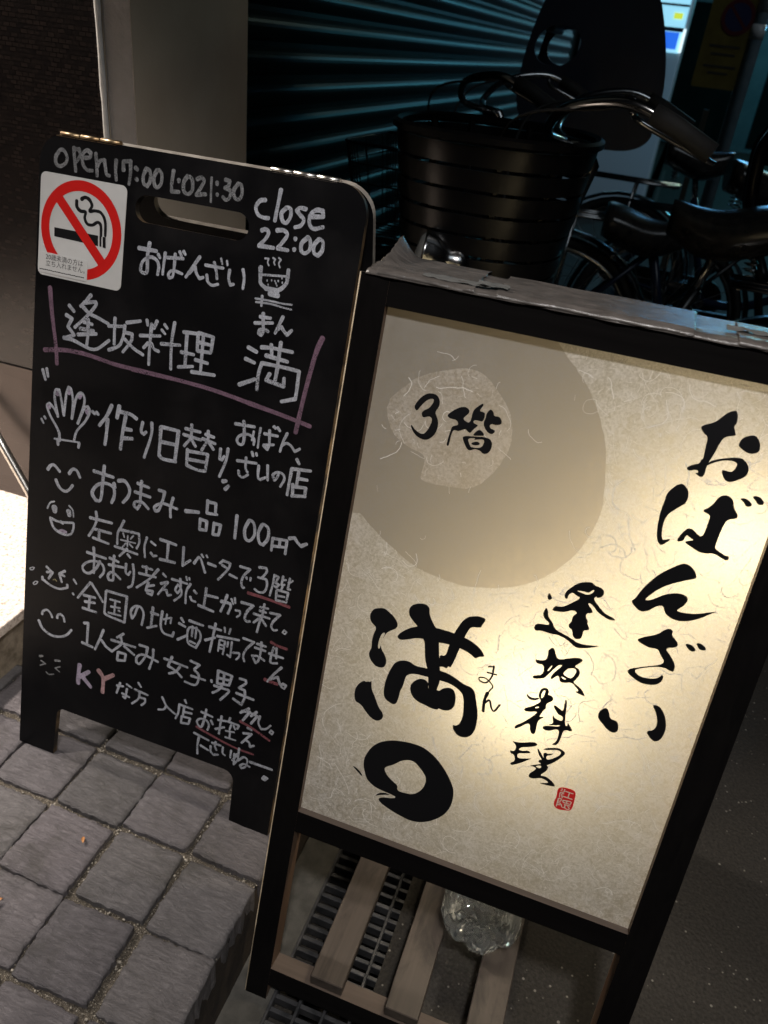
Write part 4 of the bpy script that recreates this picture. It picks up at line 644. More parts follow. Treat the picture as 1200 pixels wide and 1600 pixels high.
mb.add(vs, [(2 * i, 2 * i + 1, 2 * i + 3, 2 * i + 2) for i in range(len(prof) - 1)], 0, False)
o = mb.build('shutter_slats', M['shutter'], shu, shu.location, fix=False)
mb = MB(); mb.box((-.99, 4.05, 1.6), (.16, 5.3, 3.2)); mb.build('shutter_housing', M['void'], shu, shu.location)
mb = MB(); mb.box((-.878, 4.0, .015), (.035, 5.1, .05)); mb.build('bottom_bar', M['steel'], shu, shu.location)
# rod leaning on the tiled pillar
mb = MB(); mb.tube([(-1.215, 1.135, .51), (-1.115, 1.115, .373), (-1.062, 1.104, .299), (-1.022, 1.09, ZL + .007), (-.99, 1.07, ZL + .007)], .0085, 10)
tag(mb.build('metal_rod', M['steel']), 'bent grey metal rod resting on the granite ledge against the steel plate', 'rod')

# ------------------------------------------------------------------ chalkboard A-frame
HB = -.90
XB0, XB1, ST, SB, SF = -.7515, -.3095, .0597, -.759, -.8455
def board_outline(r=.034):
    P = [(XB1, SF), (XB1, ST - r)]
    P += [(XB1 - r + r * math.cos(math.radians(a)), ST - r + r * math.sin(math.radians(a))) for a in range(0, 91, 9)]
    P += [(XB0 + r + r * math.cos(math.radians(a)), ST - r + r * math.sin(math.radians(a))) for a in range(90, 181, 9)]
    P += [(XB0, SF), (-.687, SF), (-.684, SB - .012)]
    P += [(-.672 - .012 * math.cos(math.radians(a)), SB - .012 + .012 * math.sin(math.radians(a))) for a in range(15, 91, 15)]
    q = .018
    P += [(-.3755 - q + q * math.cos(math.radians(a)), SB - q + q * math.sin(math.radians(a))) for a in range(90, -1, -15)]
    P += [(-.374, SF)]
    return P
hole = rrect(-.6085, -.0237, -.453, .0083, .0155, 6)
cb = thing('chalkboard_sign', (-.53, .80, ZP), 'black A-frame chalkboard covered in white handwriting with a no-smoking sticker', 'chalkboard')
mb = MB(); mb.prism([board_outline(), hole], bp, HB, HB - .0085, (0, 0, 1))
front = mb.build('board_panel', [M['board'], M['board_edge']], cb, cb.location)
fm = mirror_y(bp, .8990)
mb = MB(); mb.prism([board_outline(.036), hole], fm, HB, HB - .0085, (0, 0, 1))
tag(mb.build('board_panel', [M['board'], M['board_edge_pale']], cb, cb.location), 'rear board leaning the other way')
# pale top edges of both boards, and hinges
mb = MB()
for k, (y0_, y1_, zz) in enumerate(((.8915, .8985, 1.0225), (.9075, .9215, 1.0245))):
    pass
for (xa, xb, mm_) in ((-.728, -.640, 'brass'), (-.437, -.349, 'steel')):
    hg = MB(); c0 = bp((xa + xb) / 2, ST + .0018, HB - .0095)
    nk = 3
    for q in range(nk):
        xk0 = xa + (xb - xa) * q / nk; xk1 = xa + (xb - xa) * (q + 1) / nk - .0012
        hg.tube([Vector((xk0, c0.y, c0.z)), Vector((xk1, c0.y, c0.z))], .0034, 8)
        hg.box((( xk0 + xk1) / 2, c0.y - .0058, c0.z - .0012), (xk1 - xk0, .0085, .0012)); hg.box(((xk0 + xk1) / 2, c0.y + .0068, c0.z - .0008), (xk1 - xk0, .010, .0012))
    hg.build('hinge', M[mm_], cb, cb.location)
def stroke_group(spec, mp, h0, parent, origin):
    for gi, line in enumerate(spec.strip().splitlines()):
        nm, col, segs = line.split('|'); mb = MB()
        for si, sg in enumerate(segs.split(';')):
            w, P = sg.split(':'); P = [Vector(p) for p in parse(P)]
            for ri, run in enumerate(split_corners(P)):
                ribbon(mb, catmull(run, 5), float(w) * 1e-4, mp, h0 + gi * 2e-6 + si * 6e-6 + ri * 2e-6)
        kind = 'underline' if 'underline' in nm or 'red tick' in nm else 'drawing' if 'drawn' in nm or 'nails' in nm or 'tongue' in nm or 'nose' in nm or 'bracket' in nm else 'handwriting'
        tag(mb.build(kind, M[col], parent, origin, fix=False), nm)
stroke_group(BOARD, bp, HB + .0003, front, cb.location)
# no-smoking sticker
mb = MB(); mb.prism([rrect(-.7475, -.1125, -.6210, .0145, .008)], bp, HB + .0011, HB + .0004)
stk = mb.build('sticker', M['sticker'], front, cb.location); tag(stk, 'square white no-smoking sticker')
rc = (-.6847, -.0485); hs = HB + .0013
mb = MB(); mb.sheet([disc(*rc, .0600, 64), disc(*rc, .0473, 64)[::-1]], bp, hs)
dx, dy = math.cos(math.radians(-45)), math.sin(math.radians(-45)); wq = .0062
e = .0478
mb.add([bp(rc[0] + dx * a * e - dy * b_ * wq, rc[1] + dy * a * e + dx * b_ * wq, hs + .00012) for a, b_ in ((-1, -1), (1, -1), (1, 1), (-1, 1))], [(0, 1, 2, 3)])
mb.build('prohibition_ring', M['red'], front, cb.location, fix=False)
mb = MB(); mb.sheet([parse(CIG)], bp, hs - .0001)
for q in TIPS.split('H'): mb.sheet([parse(q)], bp, hs + .00005)
for si, sg in enumerate(SMOKE.split(';')):
    w, P = sg.split(':'); ribbon(mb, catmull([Vector(p) for p in parse(P)], 6), float(w) * 1e-4, bp, hs - .00008 + si * 1e-5)
mb.build('cigarette_pictogram', M['ink'], front, cb.location, fix=False)
mb = MB(); mb.prism([rrect(-.7460, -.1092, -.6715, -.0832, .0006, 2)], bp, HB + .0021, HB + .0015); lab = mb.build('age_label', M['sticker'], front, cb.location)
def text(body, size, x, s, h, material, parent, origin, name, spacing=1.0):
    c = bpy.data.curves.new(name, 'FONT'); c.body = body; c.size = size; c.space_character = spacing
    t = bpy.data.objects.new(name, c); COL.objects.link(t)
    me = bpy.data.meshes.new_from_object(t.evaluated_get(bpy.context.evaluated_depsgraph_get())); bpy.data.objects.remove(t)
    for v_ in me.vertices: v_.co = bp(x + v_.co.x, s + v_.co.y, h) - Vector(origin)
    me.materials.clear(); me.materials.append(material)
    o_ = bpy.data.objects.new(name, me); COL.objects.link(o_); o_.parent = parent; return o_
text('20歳未満の方は', .0082, -.7350, -.0913, HB + .0022, M['ink'], front, cb.location, 'label_text')
text('立ち入れません。', .0082, -.7350, -.0993, HB + .0022, M['ink'], front, cb.location, 'label_text')
mb = MB(); xx = -.7435
while xx < -.676:
    ww = rnd.uniform(.0012, .0026); ribbon(mb, [(xx, -.1052 + rnd.uniform(-.0003, .0003)), (xx + ww, -.1052 + rnd.uniform(-.0003, .0003))], .0012, bp, HB + .0022); xx += ww + .0011
mb.build('fine_print', M['ink'], front, cb.location, fix=False)

# ------------------------------------------------------------------ lit A-frame sign
HS = -.79; TH = .030
sg = thing('lit_sign', (-.03, .78, 0), 'glowing paper sign box in a black wooden A-frame with brush calligraphy', 'illuminated sign')
XO0, XO1, XI0, XI1 = -.2695, .2125, -.2365, .1785
S_T, S_I, S_B, S_R, S_LT, S_LB, S_G = -.027, -.0562, -.6886, -.720, -.9551, -.985, -1.0112
SM = [M['bw_x'], M['br_x'], M['raw']]; SMZ = [M['bw_z'], M['br_z'], M['raw']]
def bar(mb, mp, x0, x1, s0, s1, h0, h1, mis):
    # faces: front(h0) back(h1) left right top bottom
    c = [mp(x, s, h) for h in (h0, h1) for s in (s0, s1) for x in (x0, x1)]
    b = len(mb.v); mb.v += c
    for f, k in zip(((0, 1, 3, 2), (4, 6, 7, 5), (0, 2, 6, 4), (1, 5, 7, 3), (2, 3, 7, 6), (0, 4, 5, 1)), mis):
        mb.f.append([b + i for i in f]); mb.m.append(k); mb.sm.append(False)
def leaf(mp, is_front):
    parts = []
    mb = MB(); bar(mb, mp, XO0 + .0018, XI0, S_G, S_T, HS, HS - TH, (0, 0, 0, 1, 0, 0))
    parts.append(mb.build('stile', SMZ, sg, sg.location))
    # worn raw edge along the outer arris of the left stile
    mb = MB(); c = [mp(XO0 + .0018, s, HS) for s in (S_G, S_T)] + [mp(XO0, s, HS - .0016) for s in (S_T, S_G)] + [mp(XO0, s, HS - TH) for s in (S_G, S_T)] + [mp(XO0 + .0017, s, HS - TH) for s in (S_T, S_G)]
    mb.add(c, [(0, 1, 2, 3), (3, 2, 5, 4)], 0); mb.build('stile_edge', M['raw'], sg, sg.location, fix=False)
    mb = MB(); bar(mb, mp, XI1, XO1, S_G, S_T, HS, HS - TH, (0, 0, 1, 0, 0, 0)); mb.build('stile', SMZ, sg, sg.location)
    for s0, s1, top, bot in ((S_I, S_T - .0004, 0, 1), (S_R, S_B, 1, 0), (S_LB, S_LT, 1, 0)):
        mb = MB(); bar(mb, mp, XI0 - .0004, XI1 + .0004, s0, s1, HS - .0004, HS - TH + .0006, (0, 0, 0, 0, top, bot)); mb.build('rail', SM, sg, sg.location)
leaf(bp, True)
YR = .8005
bk = mirror_y(bp, YR)
leaf(bk, False)
HP = -.80
D_ = parse(DISC); PT_ = parse(PATCH)
PX0, PX1, PS0, PS1 = -.2445, .1865, -.7000, -.0490
D_[-1] = (PX0, D_[-1][1]); D_[0] = (D_[0][0], PS1)
Dn = D_[:1] + [tuple(q) for q in catmull([Vector(p) for p in D_], 4)][1:-1] + D_[-1:]
jag = lambda p, i: (p[0] + .0011 * noise.noise((p[0] * 300, p[1] * 300, 0)), p[1] + .0011 * noise.noise((p[0] * 300, p[1] * 300, 7)))
Dn = Dn[:1] + [jag(p, i) for i, p in enumerate(Dn[1:-1])] + Dn[-1:]
Pt = [jag(p, 0) for p in chaikin(PT_, 2)]
mb = MB()
mb.sheet([Dn[::-1] + [(PX1, PS1), (PX1, PS0), (PX0, PS0)][:0] + [], ] if False else [[*Dn, (PX0, PS0), (PX1, PS0), (PX1, PS1)]], bp, HP, 0)
mb.sheet([[*Dn[::-1], (PX0, Dn[-1][1])][:-1] + [(Dn[0][0], PS1), (PX0, PS1)][1:], Pt[::-1]], bp, HP, 1)
mb.sheet([Pt], bp, HP, 2)
pap = mb.build('paper_panel', [M['paper'], M['paper_disc'], M['paper_patch']], sg, sg.location, fix=False)
tag(pap, 'mottled washi paper with a tan full moon and torn pale patch')
mb = MB(); mb.sheet([[(PX0, PS0), (PX1, PS0), (PX1, PS1), (PX0, PS1)]], bk, HP, 0); tag(mb.build('paper_panel', [M['paper']], sg, sg.location, fix=False), 'blank rear paper panel')
# long fibres in the paper
def inside(p, poly):
    c = False
    for i in range(len(poly)):
        (xa, ya_), (xb, yb_) = poly[i - 1], poly[i]
        if (ya_ > p[1]) != (yb_ > p[1]) and p[0] < (xb - xa) * (p[1] - ya_) / (yb_ - ya_) + xa: c = not c
    return c
mb = MB(); rf = random.Random(5)
for k in range(1900):
    x, s = rf.uniform(PX0 + .01, PX1 - .01), rf.uniform(PS0 + .015, PS1 - .01); a = rf.uniform(0, 2 * PI); long_ = rf.random() < .3; cv = rf.gauss(0, 45) if long_ else rf.gauss(0, 60); ln = rf.uniform(.016, .042) if long_ else rf.uniform(.004, .011)
    P = []; n_ = 20 if long_ else 7
    for q in range(n_):
        P.append((x, s)); a += cv * ln / n_ * 1.6 + rf.gauss(0, .16); x += math.cos(a) * ln / n_; s += math.sin(a) * ln / n_
    if inside((x, s), Dn + [(PX0, PS1)]) and rf.random() < (.45 if inside((x, s), Pt) else .965): continue
    if all(PX0 < p[0] < PX1 and PS0 < p[1] < PS1 for p in P):
        ribbon(mb, P, rf.choice((.0003, .0004, .0005, .0005, .0008)) * (1 if long_ else .8), bp, HP + .00008 + k * 1e-7)
fb = mb.build('paper_fibre', M['fibre'], pap, sg.location, fix=False); fb['kind'] = 'stuff'; fb['label'] = 'pale curly fibres in the washi paper'
inks = {}
for i, line in enumerate(INK.strip().splitlines()):
    nm, P = line.split('|'); mb = inks.setdefault(nm, MB())
    loops = [chaikin(parse(q), 2) for q in P.split('H')]
    loops = [[(p[0] + .00018 * noise.noise((p[0] * 900, p[1] * 900, i)), p[1] + .00018 * noise.noise((p[0] * 900, p[1] * 900, i + .5))) for p in lp] for lp in loops]
    mb.sheet(loops, bp, HP + .0004 + i * 4e-6)
for line in INKST.strip().splitlines():
    nm, col, segs = line.split('|'); mb = inks.setdefault(nm, MB())
    for si, s_ in enumerate(segs.split(';')):
        w, P = s_.split(':'); ribbon(mb, catmull([Vector(p) for p in parse(P)], 6), float(w) * 1e-4, bp, HP + .0007 + si * 4e-6)
for nm, mb in inks.items(): tag(mb.build('brush_character', M['ink'], pap, sg.location, fix=False), nm)
mb = MB(); mb.sheet([chaikin(parse(SEAL), 2)], bp, HP + .0004); mb.build('red_seal', M['sealred'], pap, sg.location, fix=False)
mb = MB()
for si, s_ in enumerate(SEALST.split(';')):
    w, P = s_.split(':'); ribbon(mb, catmull([Vector(p) for p in parse(P)], 4), float(w) * 1e-4, bp, HP + .0006 + si * 3e-6)
mb.build('seal_character', M['cream'], pap, sg.location, fix=False)
# plastic tape wrapped over the ridge, in overlapping pieces
def tape(x0, x1, lift, yf, ybk, seed, curl=0.0, name='tape_cover'):
    mb = MB(); NXs, NY_ = 110, 26; ps = []
    for i in range(NXs + 1):
        u = i / NXs; x = x0 + (x1 - x0) * u
        for j in range(NY_ + 1):
            q = j / NY_; y = yf + (ybk - yf) * q
            zt = .9618 + lift
            if q < .12: z = zt - (1 - q / .12) ** 2 * .0045; 
            elif q > .85: z = zt - ((q - .85) / .15) ** 2 * .012
            else: z = zt
            z += .0007 * noise.noise((x * 26, y * 40, seed)) + .0016 * abs(noise.noise((x * 60, y * 260, seed + 4))) * max(0, 1 - abs(q - .18) * 5)
            yy = y + .0018 * noise.noise((x * 40, seed, 3)) * (1 if q < .1 or q > .9 else .2)
            if curl: z += curl * max(0, 1 - u * 4.2) ** 1.6 * max(0, (q - .15)) * 1.1
            xx_ = x + .004 * noise.noise((y * 90, seed, u * 2)) * (1 if i in (0, NXs) else 0)
            ps.append((xx_, yy, z))
    mb.add(ps, [(i * (NY_ + 1) + j, i * (NY_ + 1) + j + 1, (i + 1) * (NY_ + 1) + j + 1, (i + 1) * (NY_ + 1) + j) for i in range(NXs) for j in range(NY_)], 0, True)
    ob = mb.build(name, M['tape'], sg, sg.location, fix=False)
    sol = ob.modifiers.new('thickness', 'SOLIDIFY'); sol.thickness = .0004
tape(-.262, .215, .0, .7605, .8385, 1.0)
tape(-.252, -.150, .0016, .7612, .850, 2.0, curl=.026)
tape(-.128, .060, .0014, .7602, .8470, 3.0)
tape(.098, .216, .0017, .7606, .8330, 4.0)
mb = MB()
for (xa, xb, yy, zz, sd) in ((-.205, -.135, .768, .9655, 1), (-.150, -.118, .770, .967, 2), (.088, .128, .786, .966, 3)):
    ps = []
    for i in range(13):
        for j in range(6):
            x = xa + (xb - xa) * i / 12; y = yy + .014 * j / 5
            ps.append((x, y + .002 * noise.noise((x * 80, j, sd)), zz - .001 + .0022 * noise.noise((x * 110, y * 260, sd)) + .0008 * math.sin(j * 1.9)))
    m2 = MB(); m2.add(ps, [(i * 6 + j, i * 6 + j + 1, (i + 1) * 6 + j + 1, (i + 1) * 6 + j) for i in range(12) for j in range(5)], 0, True)
    m2.build('crumpled_tape_end', M['plastic_scrap'], sg, sg.location, fix=False)
# shelf slats across the bottom stretchers
zs = bp(0, S_LT, HS).z
for xa in (-.1794, -.0726, .0340, ):
    mb = MB(); yf = bp(0, S_LT + .01, HS).y + .0005; mb.box((xa + .0232, (yf + (2 * YR - yf)) / 2, zs + .0105), (.0464, 2 * YR - 2 * yf, .0195)); mb.build('shelf_slat', M['slat'], sg, sg.location, bevel=.0012, seg=1)
# two bulbs inside the sign
for (x, s, d, pw) in ((-.002, -.432, .095, 1.65), (.085, -.320, .120, .8), (.158, -.205, .082, 1.05)):
    p = bp(x, s, HP - d)
    mb = MB(); mb.lathe([(.0001, -.022), (.009, -.020), (.0145, -.008), (.0135, .004), (.008, .014), (.007, .026), (.0001, .027)], lambda a, b_, c_, p=p: p + Vector((c_, a, b_)), 16)
    lp = lamp('bulb_glow', 'POINT', p + Vector((0, 0, 0)), pw, (1.0, .85, .62), .016); lp.parent = sg; lp.location = p - sg.location

# ------------------------------------------------------------------ water bottles
def bottle(name, base, direc, R, Ln, label, mat_, cap_mat):
    """square-shouldered two-litre bottle lying along direc, base end first"""
    d = Vector(direc).normalized(); a = d.cross(Vector((0, 0, 1))).normalized(); b_ = a.cross(d)
    root = thing(name, base, label, 'bottle')
    mp = lambda x, y, z: Vector(base) + a * x + b_ * y + d * (z + (.010 * (1 - abs(math.cos(2.5 * math.atan2(y, x)))) * max(0, 1 - z / .019) if .3 * R < math.hypot(x, y) < .95 * R else 0))
    prof = [(.0008, .016), (.16 * R, .015), (.22 * R, .011), (.34 * R, .009), (.40 * R, .004), (.56 * R, .003), (.60 * R, -.001), (.76 * R, -.002), (.92 * R, .005), (R, .020), (R * 1.0, Ln * .20), (R * .965, Ln * .22), (R, Ln * .25), (R, Ln * .45), (R * .955, Ln * .48), (R, Ln * .52), (R, Ln * .62), (R * .8, Ln * .76), (R * .45, Ln * .88), (R * .27, Ln * .93), (R * .27, Ln * .985)]
    def wob(t, i):
        sq = 1.0 + .10 * math.cos(4 * t) if i > 8 else 1.0 + .04 * math.cos(4 * t)
        return sq * (1 + (.30 * (abs(math.cos(2.5 * t)) ** .6 - .5) if 1 < i < 7 else 0) - (.03 * abs(math.sin(6 * t)) if i in (11, 14) else 0))
    mb = MB(); mb.lathe(prof, mp, 30, 0, False, wob); mb.build('bottle_body', mat_, root, base)
    mb = MB(); mb.lathe([(.0005, Ln * .965), (R * .31, Ln * .965), (R * .31, Ln * 1.02), (.0005, Ln * 1.02)], mp, 24, 0, False); mb.build('bottle_cap', cap_mat, root, base)
    return root
zt = zs + .0203
bottle('water_bottle', (.0195, .664, zt + .0505), (-.06, 1, .0), .0515, .30, 'clear plastic water bottle lying on the wooden slats below the lit sign', M['pet'], M['cap'])
# ------------------------------------------------------------------ fallen leaves on the setts
for (x, y, sz, a, lb) in ((-.5915, .449, .0105, .9, 'orange brown dry leaf scrap on the slate setts at the lower left'), (-.5450, .570, .006, 2.2, 'small reddish leaf scrap in front of the chalkboard'), (-.6180, .405, .008, .2, 'torn tan leaf scrap nearest the bottom left corner')):
    mb = MB(); ps = []; 
    for i in range(9):
        t = i / 8; wv = math.sin(PI * t) ** .8 * .42 * sz * (1 + .3 * noise.noise((i * .9, x * 50, 0)))
        for k in (-1, 0, 1):
            u, q = (t - .5) * 2 * sz, k * wv
            ps.append((x + u * math.cos(a) - q * math.sin(a), y + u * math.sin(a) + q * math.cos(a), ZP + .0045 + abs(k) * .0018 + .002 * math.sin(t * 4)))
    mb.add(ps, [(i * 3 + k, i * 3 + k + 1, (i + 1) * 3 + k + 1, (i + 1) * 3 + k) for i in range(8) for k in range(2)], 0, True)
    tag(mb.build('fallen_leaf', M['leaf'], fix=False), lb, 'leaf', 'fallen leaves')

# ------------------------------------------------------------------ bicycles (local x forward, z up)
def bicycle(loc, rz, label, paint, basket='wire', seat=None, light=None, drop=0.0):
    root = thing('bicycle', loc, label, 'bicycle', 'bicycles parked along the shutter', rz)
    R = .33
    def wheel(cx_):
        mb = MB(); mb.tube([(cx_ + (R - .018) * math.cos(a), 0, R + (R - .018) * math.sin(a)) for a in [2 * PI * k / 40 for k in range(40)]], .018, 10, closed=True)
        w = mb.build('wheel', M['rubber'], root)
        mb = MB(); mb.tube([(cx_ + (R - .042) * math.cos(a), 0, R + (R - .042) * math.sin(a)) for a in [2 * PI * k / 40 for k in range(40)]], .010, 6, closed=True); mb.build('rim', M['chrome'], w)
        mb = MB()
        for k in range(24):
            a = 2 * PI * k / 24; sd = .022 if k % 2 else -.022
            mb.tube([(cx_ + .018 * math.cos(a + .9 * (1 if k % 4 < 2 else -1)), sd, R + .018 * math.sin(a + .9)), (cx_ + (R - .045) * math.cos(a), 0, R + (R - .045) * math.sin(a))], .0012, 4, cap=False)
        mb.tube([(cx_, -.045, R), (cx_, .045, R)], .014, 8); mb.build('spokes', M['spoke'], w)
        mb = MB(); P = []
        for k in range(19):
            a = math.radians(-15 + 200 * k / 18); P.append((cx_ + (R + .022) * math.cos(a), R + (R + .022) * math.sin(a)))
        vs = []
        for (x, z) in P:
            for yq, dz in ((-.030, -.012), (-.018, 0), (.018, 0), (.030, -.012)):
                dv = Vector((x - cx_, z - R)).normalized(); vs.append((x + dv.x * dz, yq, z + dv.y * dz))
        mb.add(vs, [(i * 4 + k, i * 4 + k + 1, (i + 1) * 4 + k + 1, (i + 1) * 4 + k) for i in range(18) for k in range(3)], 0, True); mb.build('mudguard', M['chrome'], root, fix=False)
    wheel(-.55); wheel(.55)
    mb = MB(); BB = Vector((-.12, 0, .28)); HT = Vector((.325, 0, .86)); HBm = Vector((.385, 0, .64)); STp = Vector((-.27, 0, .70))
    mb.tube([HT, HBm], .020, 10); mb.tube([BB, STp], .016, 10)
    mb.tube(catmull([HBm + Vector((-.01, 0, .04)), Vector((.22, 0, .40)), Vector((.05, 0, .29)), BB], 5), .020, 10)
    for sd in (-1, 1):
        mb.tube([BB + Vector((0, .03 * sd, 0)), Vector((-.55, .06 * sd, R))], .009, 8); mb.tube([STp + Vector((.01, .02 * sd, -.05)), Vector((-.55, .06 * sd, R))], .008, 8)
    mb.build('frame', paint, root)
    mb = MB()
    for sd in (-1, 1): mb.tube(catmull([HBm, HBm + Vector((.015, .04 * sd, -.05)), Vector((.46, .05 * sd, .46)), Vector((.55, .05 * sd, R))], 4), .011, 8)
    mb.build('fork', M['chrome'], root)
    mb = MB(); mb.tube([HT, HT + Vector((-.035, 0, .14)), HT + Vector((-.02, 0, .165)), HT + Vector((.02, 0, .17))], .012, 10); mb.build('stem', M['chrome'], root)
    hb = MB(); hc = HT + Vector((.02, 0, .17))
    for sd in (-1, 1):
        path = catmull([hc, hc + Vector((.03, .10 * sd, .02)), hc + Vector((.0, .20 * sd, .065)), hc + Vector((-.09, .265 * sd, .085)), hc + Vector((-.17, .28 * sd, .062))], 6); hb.tube(path, .0082, 10)
    hbo = hb.build('handlebar', M['chrome'], root)
    for sd in (-1, 1):
        mb = MB(); mb.tube([hc + Vector((-.13, .274 * sd, .077)), hc + Vector((-.165, .279 * sd, .064)), hc + Vector((-.225, .287 * sd, .036))], .0148, 10); mb.build('grip', M['rubber'], root)
        mb = MB(); mb.tube(catmull([hc + Vector((-.10, .262 * sd, .075)), hc + Vector((-.12, .235 * sd, .06)), hc + Vector((-.235, .255 * sd, .02))], 5), .005, 6); mb.build('brake_lever', M['chrome'], root)
        mb = MB(); mb.tube(catmull([hc + Vector((-.08, .25 * sd, .078)), hc + Vector((.09, .16 * sd, .03)), hc + Vector((.10, .04 * sd, -.14)), HBm + Vector((.02, .02 * sd, 0))], 7), .0028, 5); mb.build('brake_cable', M['rubber'], root)
    mb = MB(); mb.tube([STp + Vector((.01, 0, -.03)), Vector((-.295, 0, .81 - drop))], .0125, 10); mb.build('seat_post', M['chrome'], root)
    # saddle: wide at the back, narrow nose
    mb = MB(); ns = 16; vs = []
    for i in range(ns + 1):
        t = i / ns; x = -.43 + .27 * t; wd = .105 * (1 - t) ** .75 + .022 + .010 * math.sin(PI * t); wd *= min(1, (t * 9 + .45)); th = .024 + .030 * math.sin(PI * min(1, (1 - t) * .62 + .12)); sz = .868 + .016 * math.cos(t * 5.2) - .006 * t
        for k in range(12):
            a = 2 * PI * k / 12; vs.append((x, wd * math.cos(a), sz + th * (.8 * math.sin(a) if math.sin(a) > 0 else 1.5 * math.sin(a))))
    mb.add(vs, [(i * 12 + k, i * 12 + (k + 1) % 12, (i + 1) * 12 + (k + 1) % 12, (i + 1) * 12 + k) for i in range(ns) for k in range(12)], 0, True)
    mb.f.append(list(range(12))); mb.m.append(0); mb.sm.append(False); mb.f.append([ns * 12 + k for k in range(12)]); mb.m.append(0); mb.sm.append(False)
    so = mb.build('saddle', M['saddle'], root); so.location.z = -drop
    mb = MB()
    for sd in (-1, 1): mb.tube([(-.39, .05 * sd, .815), (-.295, .022 * sd, .80), (-.20, .015 * sd, .83)], .0035, 6)
    for sd in (-1, 1): mb.tube([(-.375, .04 * sd, .765 + .010 * k) if False else (-.375 + .012 * math.cos(k * 1.05), .045 * sd + .012 * math.sin(k * 1.05), .76 + .0022 * k) for k in range(28)], .0022, 5)
    so = mb.build('saddle_springs', M['chrome'], root); so.location.z = -drop
    mb = MB(); mb.tube([(BB.x, -.06, BB.z), (BB.x, .06, BB.z)], .018, 10)
    for sd in (-1, 1):
        mb.tube([(BB.x, .062 * sd, BB.z), (BB.x + .15 * sd * .8, .066 * sd, BB.z - .085 * sd)], .008, 8); mb.box((BB.x + .12 * sd, .11 * sd, BB.z - .085 * sd), (.09, .08, .022))
    mb.build('crank', M['chrome'], root)
    mb = MB(); mb.prism([[(BB.x + .09 * math.cos(a), BB.z + .09 * math.sin(a)) for a in [math.radians(-90 + 18 * k) for k in range(11)]] + [(-.55 + .05 * math.cos(a), R + .05 * math.sin(a)) for a in [math.radians(90 + 18 * k) for k in range(11)]]], lambda x, z_, h: (x, h, z_), .038, .058); mb.build('chain_case', M['blackplastic'], root, bevel=.004)
    mb = MB()
    for yq in (-.062, -.025, .025, .062): mb.tube([(-.34, yq, .735), (-.73, yq, .735)], .0052, 6)
    for xq in (-.36, -.52, -.72): mb.tube([(xq, -.066, .731), (xq, .066, .731)], .0045, 6)
    for sd in (-1, 1): mb.tube([(-.52, .066 * sd, .73), (-.55, .065 * sd, R)], .005, 6)
    mb.build('rear_rack', M['chrome'], root)
    if basket == 'wire':
        mb = MB(); cx_ = .50
        def ring(z, hx, hy): return [(cx_ + x, y, z) for x, y in rrect(-hx, -hy, hx, hy, .05, 4)]
        for q in range(6): z = .70 + .046 * q; k = q / 5; mb.tube(ring(z, .115 + .035 * k, .15 + .035 * k), .0022 if 0 < q < 5 else .0045, 5, closed=True)
        a_, b2 = ring(.70, .115, .15), ring(.93, .15, .185)
        import itertools
        per = 44
        for k in range(per):
            i = k * len(a_) / per; i0 = int(i) % len(a_); i1 = (i0 + 1) % len(a_); t = i - int(i)
            pa = Vector(a_[i0]).lerp(Vector(a_[i1]), t); pb = Vector(b2[i0]).lerp(Vector(b2[i1]), t); mb.tube([pa, pb], .0016, 4, cap=False)
        for k in range(9): y = -.14 + .035 * k; mb.tube([(cx_ - .115, y, .70), (cx_ + .115, y, .70)], .0016, 4)
        mb.build('basket', M['blackplastic'], root)
    elif basket == 'slatted':
        # moulded plastic basket: stacked bands with slots between them, tapering to the bottom
        cx_ = .47; nb = 10
        mb = MB(); ang = 44
        def ringp(u):
            hx, hy = .135 + .050 * u, .150 + .060 * u; return [(cx_ + hx * math.copysign(abs(math.cos(a)) ** .82, math.cos(a)), hy * math.copysign(abs(math.sin(a)) ** .82, math.sin(a)), .655 + .375 * u) for a in [2 * PI * k / 44 for k in range(44)]]
        for q in range(nb):
            u0, u1 = q / nb, (q + .84) / nb; r0, r1 = ringp(u0), ringp(u1); rm = ringp((u0 + u1) / 2); n_ = len(r0)
            cen = Vector((cx_, 0, 0)); out = lambda p, k: (p[0] + (p[0] - cx_) * k, p[1] + p[1] * k, p[2])
            vs = [out(p, 0) for p in r0] + [out(p, .004) for p in rm] + [out(p, 0) for p in r1] + [out(p, -.02) for p in r1] + [out(p, -.02) for p in r0]
            for k in range(5):
                for i in range(n_): pass
            mb.add(vs, [(a * n_ + i, a * n_ + (i + 1) % n_, ((a + 1) % 5) * n_ + (i + 1) % n_, ((a + 1) % 5) * n_ + i) for a in range(5) for i in range(n_)], 0, True)
        for k in range(0, 44, 4):
            a0, a1 = Vector(ringp(0)[k]), Vector(ringp(1)[k]); ctr = Vector((cx_, 0, 0))
            d_ = Vector((a0.x - cx_, a0.y, 0)).normalized() * -.012; mb.tube([a0 + d_, a1 + d_], .007, 5)
        mb.tube([(p[0], p[1], p[2] + .004) for p in ringp(1.0)], .009, 6, closed=True)
        r0 = ringp(0); mb.add(r0, [tuple(range(len(r0)))], 0)
        bo = mb.build('basket', M['blackplastic'], root); bo.data.set_sharp_from_angle(angle=.5)
    lp_, la = light or (Vector((.47, 0, .60)), Vector((1, 0, 0)))
    lx = la.normalized(); ly = lx.cross(Vector((0, 0, 1))).normalized(); lz = ly.cross(lx); hp = lambda x, y, z: lp_ + lx * z + ly * x + lz * y
    mb = MB(); mb.lathe([(.001, -.075), (.014, -.072), (.024, -.060), (.027, -.045), (.021, -.034), (.030, -.022), (.038, .0), (.040, .014), (.0415, .018), (.038, .019)], hp, 22); mb.tube([hp(0, -.02, -.03), hp(0, -.06, -.04), hp(.0, -.09, -.10)], .006, 6)
